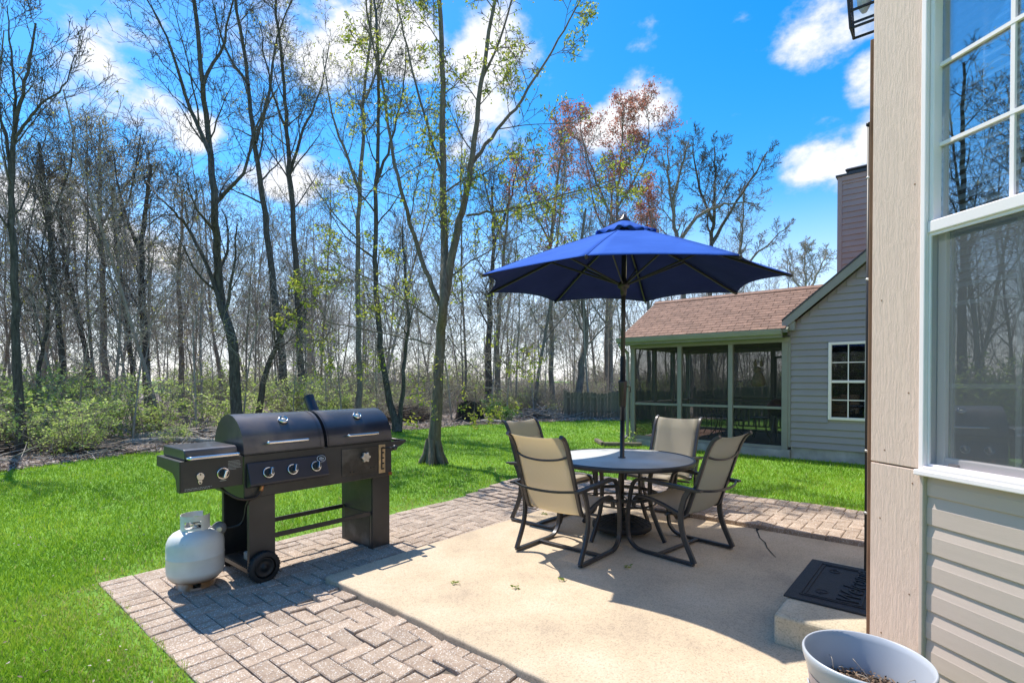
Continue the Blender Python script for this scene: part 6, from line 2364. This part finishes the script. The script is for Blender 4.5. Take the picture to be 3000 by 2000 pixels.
# ------------------------------------------------------------------ undergrowth
def shrub_proto(seed, h, w, nst, leafm, nl, lsize, stemm, name, label, group, cat='bush', dens=1.0):
    rng = np.random.default_rng(seed)
    polys, tips = [], []
    for k in range(nst):
        a = rng.random() * 6.28
        r0 = w * .25 * rng.random()
        p = np.array((r0 * math.cos(a), r0 * math.sin(a), 0))
        lean = rng.uniform(.1, .75)
        d = np.array((math.cos(a) * lean, math.sin(a) * lean, 1.0)); d /= np.linalg.norm(d)
        L = h * rng.uniform(.6, 1.15)
        K = 6
        pts = [p]
        for i in range(K - 1):
            d = d + rng.normal(size=3) * .13 + np.array((math.cos(a) * .05, math.sin(a) * .05, -.03)); d /= np.linalg.norm(d)
            pts.append(pts[-1] + d * L / (K - 1))
        pts = np.array(pts)
        polys.append((pts, np.linspace(.011, .003, K) * (h / 1.6)))
        for q in range(9):
            f = rng.uniform(.15, 1) * (K - 1); i = min(int(f), K - 2)
            s = pts[i] + (pts[i + 1] - pts[i]) * (f - i)
            dd = rng.normal(size=3); dd[2] = abs(dd[2]) * .6; dd /= np.linalg.norm(dd)
            l2 = h * rng.uniform(.12, .34)
            e = [s]
            for _ in range(5):
                dd = dd + rng.normal(size=3) * .22; dd /= np.linalg.norm(dd)
                e.append(e[-1] + dd * l2 / 5)
            e = np.array(e)
            polys.append((e, np.linspace(.005, .002, 6) * (h / 1.6)))
            tips += [e[2], e[3], e[4], e[5]]
    v, q = tubes_np(polys, 3)
    t = thing(name, label, cat, (0, 0, 0), 0, group)
    np_mesh('stems', v, q, None, None, [stemm], smooth=True, parent=t)
    tp = np.array(tips)
    c = tp[rng.integers(0, len(tp), nl // 4)].repeat(4, 0); nl = len(c); c = c + rng.normal(size=(nl, 3)) * .05
    c[:, 2] = np.abs(c[:, 2])
    v, q, r_ = leaf_quads(c, rng, lsize, lsize * .62, flat=.45)
    np_mesh('leaves', v, q, None, r_, [leafm], parent=t)
    return t


def undergrowth():
    rng = np.random.default_rng(5)
    kinds = []
    for i in range(4):
        kinds.append(('green', shrub_proto(200 + i, 1.5 + .2 * i, 1.6, 20, M['shrub_leaf'], 1000, .085, M['stem'], 'leafy_bush', 'light green leafy bush in the undergrowth at the wood edge', 'light green bushes along the wood edge')))
    for i in range(4):
        kinds.append(('brush', shrub_proto(220 + i, 1.7 + .25 * i, 1.8, 34, M['brush_leaf'], 420, .055, M['stem'], 'twiggy_bush', 'grey twiggy bush with sparse young leaves at the wood edge', 'twiggy bushes in the wood')))
    used = set()

    def put(kind, x, y, s):
        lst = [j for j, (k, _) in enumerate(kinds) if k == kind]
        j = int(rng.choice(lst))
        o = kinds[j][1] if j not in used else copy_tree(kinds[j][1])
        used.add(j)
        u = x / max(y, .5)
        where = 'in the hedge behind the viewer' if y < 0 else 'left of the slim tree' if u < -.93 else 'between the slim left tree and the grill' if u < -.62 else 'behind the grill' if u < -.3 else 'between the grill and the stump' if u < -.05 else 'right of the stump'
        o['label'] = ('light green leafy bush in the undergrowth ' if kind == 'green' else 'grey twiggy bush with sparse leaves ') + where
        o.location = (x, y, 0)
        o.scale = (s * rng.uniform(.9, 1.2), s * rng.uniform(.9, 1.2), s)
        o.rotation_euler = (0, 0, rng.random() * 6.28)
    # left: a bright band of bushes
    for k in range(56):
        x = rng.uniform(-17, -4.6)
        y0 = float(bed_y(x))
        y = y0 + rng.uniform(2.0, 8)
        put('green' if rng.random() < .74 else 'brush', x, y, rng.uniform(.42, .72) + .045 * (y - y0))
    # low front row
    for k in range(16):
        x = rng.uniform(-12, -5.2)
        put('green', x, float(bed_y(x)) + rng.uniform(1.25, 2.0), rng.uniform(.34, .55))
    for k in range(34):
        q = R(rng.uniform(-92, -50)); e = rng.uniform(12, 22)
        x, y = e * math.sin(q), e * math.cos(q)
        if y > float(bed_y(x)) + 1:
            put('green', x, y, rng.uniform(.8, 1.2))
    # middle and right: greyer brush
    for k in range(85):
        x = rng.uniform(-5.5, 5.5)
        y0 = float(bed_y(x))
        y = y0 + rng.uniform(2.2, 11)
        if (abs(x + 1.45) < 1.2 and y < 20.5) or (1.3 < x < 6.6 and y < 19.9):
            continue
        put('brush' if rng.random() < .86 else 'green', x, y, rng.uniform(.42, .8))
    # far belt that hides the skyline
    for k in range(115):
        u = rng.uniform(-1.1, .6)
        d = rng.uniform(27, 46)
        x = u * d
        a, b = toHF(x, d)
        if b > -4 and 5 < a < 15.5: continue
        put('brush' if rng.random() < .6 else 'green', x, d, rng.uniform(1.0, 1.6))
    for k in range(46):                               # hedge behind the viewer, mirrored in the neighbours' windows
        q = R(rng.uniform(140, 262)); e = rng.uniform(13, 19)
        put('green' if rng.random() < .4 else 'brush', e * math.sin(q), e * math.cos(q), rng.uniform(1.5, 2.2))
    b1 = shrub_proto(240, .75, 1.0, 22, M['dark_leaf'], 1800, .06, M['stem'], 'low_evergreen_bush', 'dark green low bush growing right of the tree stump', None)
    b1.location = (-.45, 17.6, 0); b1.scale = (1.2, 1.2, 1.0)
    b2 = shrub_proto(241, .7, .9, 18, M['dark_leaf'], 1500, .05, M['stem'], 'low_evergreen_bush', 'bright green low bush behind the grill smoke stack', None)
    b2.location = (-5.1, 14.9, 0)
    b3 = shrub_proto(242, .34, .5, 14, M['shrub_leaf'], 260, .07, M['stem'], 'perennial_clump', 'leafy perennial clump in the bed at the porch corner', None, 'plant')
    b3.location = (2.6, 11.5, 0)


undergrowth()


def debris():
    rng = np.random.default_rng(9)
    # leaf litter
    n = 42000
    x = rng.uniform(-16, 7, n); y = bed_y(x) + rng.gamma(1.3, 1.0, n) - .05
    c = np.stack([x, y, .02 + .05 * rng.random(n) * np.clip((y - bed_y(x)) * 2, .2, 1)], 1)
    v, q, r_ = leaf_quads(c, rng, .075, .05, flat=.7)
    tag(np_mesh('leaf_litter', v, q, None, r_, [M['litter']]), kind='stuff')
    # a thin scatter of dead leaves and petals over the lawn
    n = 800
    y = np.exp(rng.uniform(np.log(2.2), np.log(15), n)); x = y * rng.uniform(-1.1, .7, n)
    a = (x - OX) * EB[0] + (y - OY) * EB[1]; b = (x - OX) * EB[1] - (y - OY) * EB[0]
    ok = ~((a > A_OUT) & (b > B_OUT)) & (y < bed_y(x))
    c = np.stack([x, y, .03 + .012 * rng.random(n)], 1)[ok]
    v, q, r_ = leaf_quads(c, rng, .021, .012, flat=.6)
    tag(np_mesh('lawn_litter', v, q, None, r_, [M['litter']]), kind='stuff')
    # fallen sticks lying about
    polys = []
    for k in range(700):
        x = rng.uniform(-14, 6); y = float(bed_y(x)) + rng.gamma(1.8, .8) + .25
        a = rng.normal() * .6 + (0 if rng.random() < .7 else 1.57)
        L = rng.uniform(.15, .9)
        p = np.array((x, y, .03 + .12 * rng.random()))
        d = np.array((math.cos(a), math.sin(a), rng.normal() * .18))
        pts = [p]
        for i in range(3):
            d = d + rng.normal(size=3) * .15
            pts.append(pts[-1] + d * L / 3)
        polys.append((np.array(pts), np.linspace(1, .5, 4) * rng.uniform(.004, .014)))
    v, q = tubes_np(polys, 4)
    tag(np_mesh('fallen_sticks', v, q, None, None, [M['twig']], smooth=True), kind='stuff')

    def pile(name, label, cx, cy, w, dp, h, n, m):
        t = thing(name, label, 'brush pile', (cx, cy, 0))
        polys = []
        for k in range(n):
            x = rng.normal() * w * .42
            yy = rng.normal() * dp * .42
            hh = h * math.exp(-(x / w) ** 2 * 2) * rng.random()
            a = rng.normal() * .35 + (0 if rng.random() < .8 else math.pi / 2)
            L = rng.uniform(.4, 1.1)
            d = np.array((math.cos(a), math.sin(a), rng.normal() * .12))
            p = np.array((x, yy, .03 + hh)) - d * L / 2
            pts = [p]
            for i in range(4):
                d = d + rng.normal(size=3) * .10
                pts.append(pts[-1] + d * L / 4)
            P_ = np.array(pts); P_[:, 2] = np.maximum(P_[:, 2], .01)
            polys.append((P_, np.linspace(1, .5, 5) * rng.uniform(.005, .024)))
        v, q = tubes_np(polys, 4)
        o = np_mesh('sticks', v, q, None, None, [m], smooth=True, parent=t)
        tag(o, kind='stuff')
    pile('brush_pile', 'long dark pile of rotting branches between the paired trunks and the maple', -3.35, 17.2, .95, .7, .55, 300, M['twig_dark'])
    pile('brush_pile', 'pale heap of cut branches at the left end of the picket fence', 1.0, 18.9, 1.0, .6, .36, 200, M['twig'])
    pile('brush_pile', 'tangle of fallen branches in the bushes left of the grill', -7.0, 12.2, 2.2, .7, .3, 220, M['twig'])
    pile('brush_pile', 'dark twigs heaped round the foot of the slim left tree', -8.9, 9.9, 2.0, .5, .16, 130, M['twig_dark'])
    for i, (x0, y0, x1, y1, r, lab) in enumerate(((-8.3, 11.2, -5.3, 11.6, .07, 'fallen pale log lying at the bed edge left of the grill'), (-8.6, 11.9, -6.0, 12.2, .10, 'thicker fallen log behind the pale one left of the grill'),
                                                  (-1.15, 16.85, .2, 17.0, .06, 'crooked fallen branch on the leaf litter in front of the stump'))):
        t = thing('fallen_log', lab, 'log', ((x0 + x1) / 2, (y0 + y1) / 2, 0))
        cx, cy = (x0 + x1) / 2, (y0 + y1) / 2
        MB().tube(curve((x0 - cx, y0 - cy, r), ((x0 - cx) * .4, (y0 - cy) * .4 + .06, r * 1.2 + .03), ((x1 - cx) * .4, (y1 - cy) * .4 - .05, r), (x1 - cx, y1 - cy, r * .9), n=5), [r * (1.1 - .4 * k / 15) for k in range(16)], 10).build('log', M['bark_pale'], t)
    # sprigs dropped by the maple on the slab
    for i, (px, py, lab) in enumerate(((1335, 1712, 'small green sprig on the sunny part of the slab, left'), (1512, 1727, 'green sprig on the slab in the middle of the sunny area'),
                                       (1648, 1703, 'green sprig on the slab near the umbrella shadow edge'), (1842, 1665, 'green sprig on the shaded slab near the chair runner'), (1595, 1507, 'green sprig on the slab under the back chairs'))):
        d = (EYE - SLZ) * F / (py - YH)
        x, y = (px - 1500) / F * d, d
        c = rng.normal(size=(12, 3)) * (.014, .012, .004) + (0, 0, .012)
        v, q, r_ = leaf_quads(c, rng, .028, .012, flat=.5)
        o = np_mesh('maple_sprig', v, q, None, r_, [M['sprig']])
        o.location = (x, y, SLZ)
        tag(o, lab, 'sprig')


debris()


# ------------------------------------------------------------------ the grass
def grass():
    rng = np.random.default_rng(1)
    pos, hs, ws, yel = [], [], [], []

    def scatter(n):
        # density falls with the square of the distance, blades widen a little to keep the sward closed
        y = np.exp(rng.uniform(np.log(1.6), np.log(19.6), n)); x = y * rng.uniform(-1.2, .78, n)
        h, w = .036 + .0008 * y, .0030 + .0009 * y
        ok = np.ones(n, bool)
        rx, ry = x - OX, y - OY
        a = rx * EB[0] + ry * EB[1]; b = rx * EB[1] - ry * EB[0]
        wig = .018 * np.sin(a * 23) + .018 * np.sin(b * 19)
        paved = (a > A_OUT - .005 + wig) & (a < R_OUT + .12 + wig) & (b > B_OUT - .005 + wig)
        ok &= ~paved
        ok &= y < bed_y(x) + .03
        ok &= ~((a > 8.45) & (b > -2.25))
        # ragged, thinner and yellower next to the paving
        da = np.where(b > B_OUT, A_OUT - a, 9); db = np.where((a > A_OUT) & (a < R_OUT), B_OUT - b, 9); dr = np.where(b > B_OUT, a - R_OUT - .1, 9)
        edge = np.minimum(np.minimum(np.abs(da), np.abs(db)), np.abs(dr))
        ok &= ~((edge < .10) & (rng.random(n) < .35))
        x, y, edge, h, w = x[ok], y[ok], edge[ok], h[ok], w[ok]
        patch = np.sin(x * 1.7 + .6 * np.sin(y * 2.1)) * np.cos(y * 1.9 + .8 * np.sin(x * 1.3))
        fine = np.sin(x * 9.1 + 2 * np.sin(y * 6.3)) * np.cos(y * 8.3 + np.sin(x * 7.7))
        pos.append(np.stack([x, y, np.zeros_like(x)], 1))
        hs.append(h * rng.uniform(.55, 1.3, len(x)) * (1 + .18 * fine) * np.where(edge < .25, .75, 1))
        ws.append(w * rng.uniform(.7, 1.3, len(x)))
        base = .37 + .20 * patch + .08 * fine + rng.normal(0, .14, len(x)) + .32 * np.exp(-edge / .22)
        straw = rng.random(len(x)) < (.025 + .30 * np.exp(-edge / .30))
        yel.append(np.clip(np.where(straw, .96 + .04 * rng.random(len(x)), np.minimum(base, .92)), 0, 1))
    scatter(430000)
    p = np.concatenate(pos); h = np.concatenate(hs)[:, None]; w = np.concatenate(ws)[:, None]; y_ = np.concatenate(yel)
    n = len(p)
    a = rng.random(n) * 2 * np.pi
    side = np.stack([np.cos(a), np.sin(a), np.zeros(n)], 1)
    la = rng.random(n) * 2 * np.pi
    lean = np.stack([np.cos(la), np.sin(la), np.zeros(n)], 1) * rng.uniform(.15, 1.0, (n, 1))
    tip = p + lean * h * .9 + np.array((0, 0, 1.)) * h * (1 - .25 * np.linalg.norm(lean, axis=1, keepdims=True))
    v = np.stack([p - side * w * .5, p + side * w * .5, tip + side * w * .16, tip - side * w * .16], 1).reshape(-1, 3)
    quads = np.arange(n)[:, None] * 4 + np.array([[0, 1, 2, 3]])
    tris = None
    y_ = np.repeat(y_, 4)
    tag(np_mesh('grass', v, quads, tris, y_, [M['grass']]), kind='stuff')


grass()
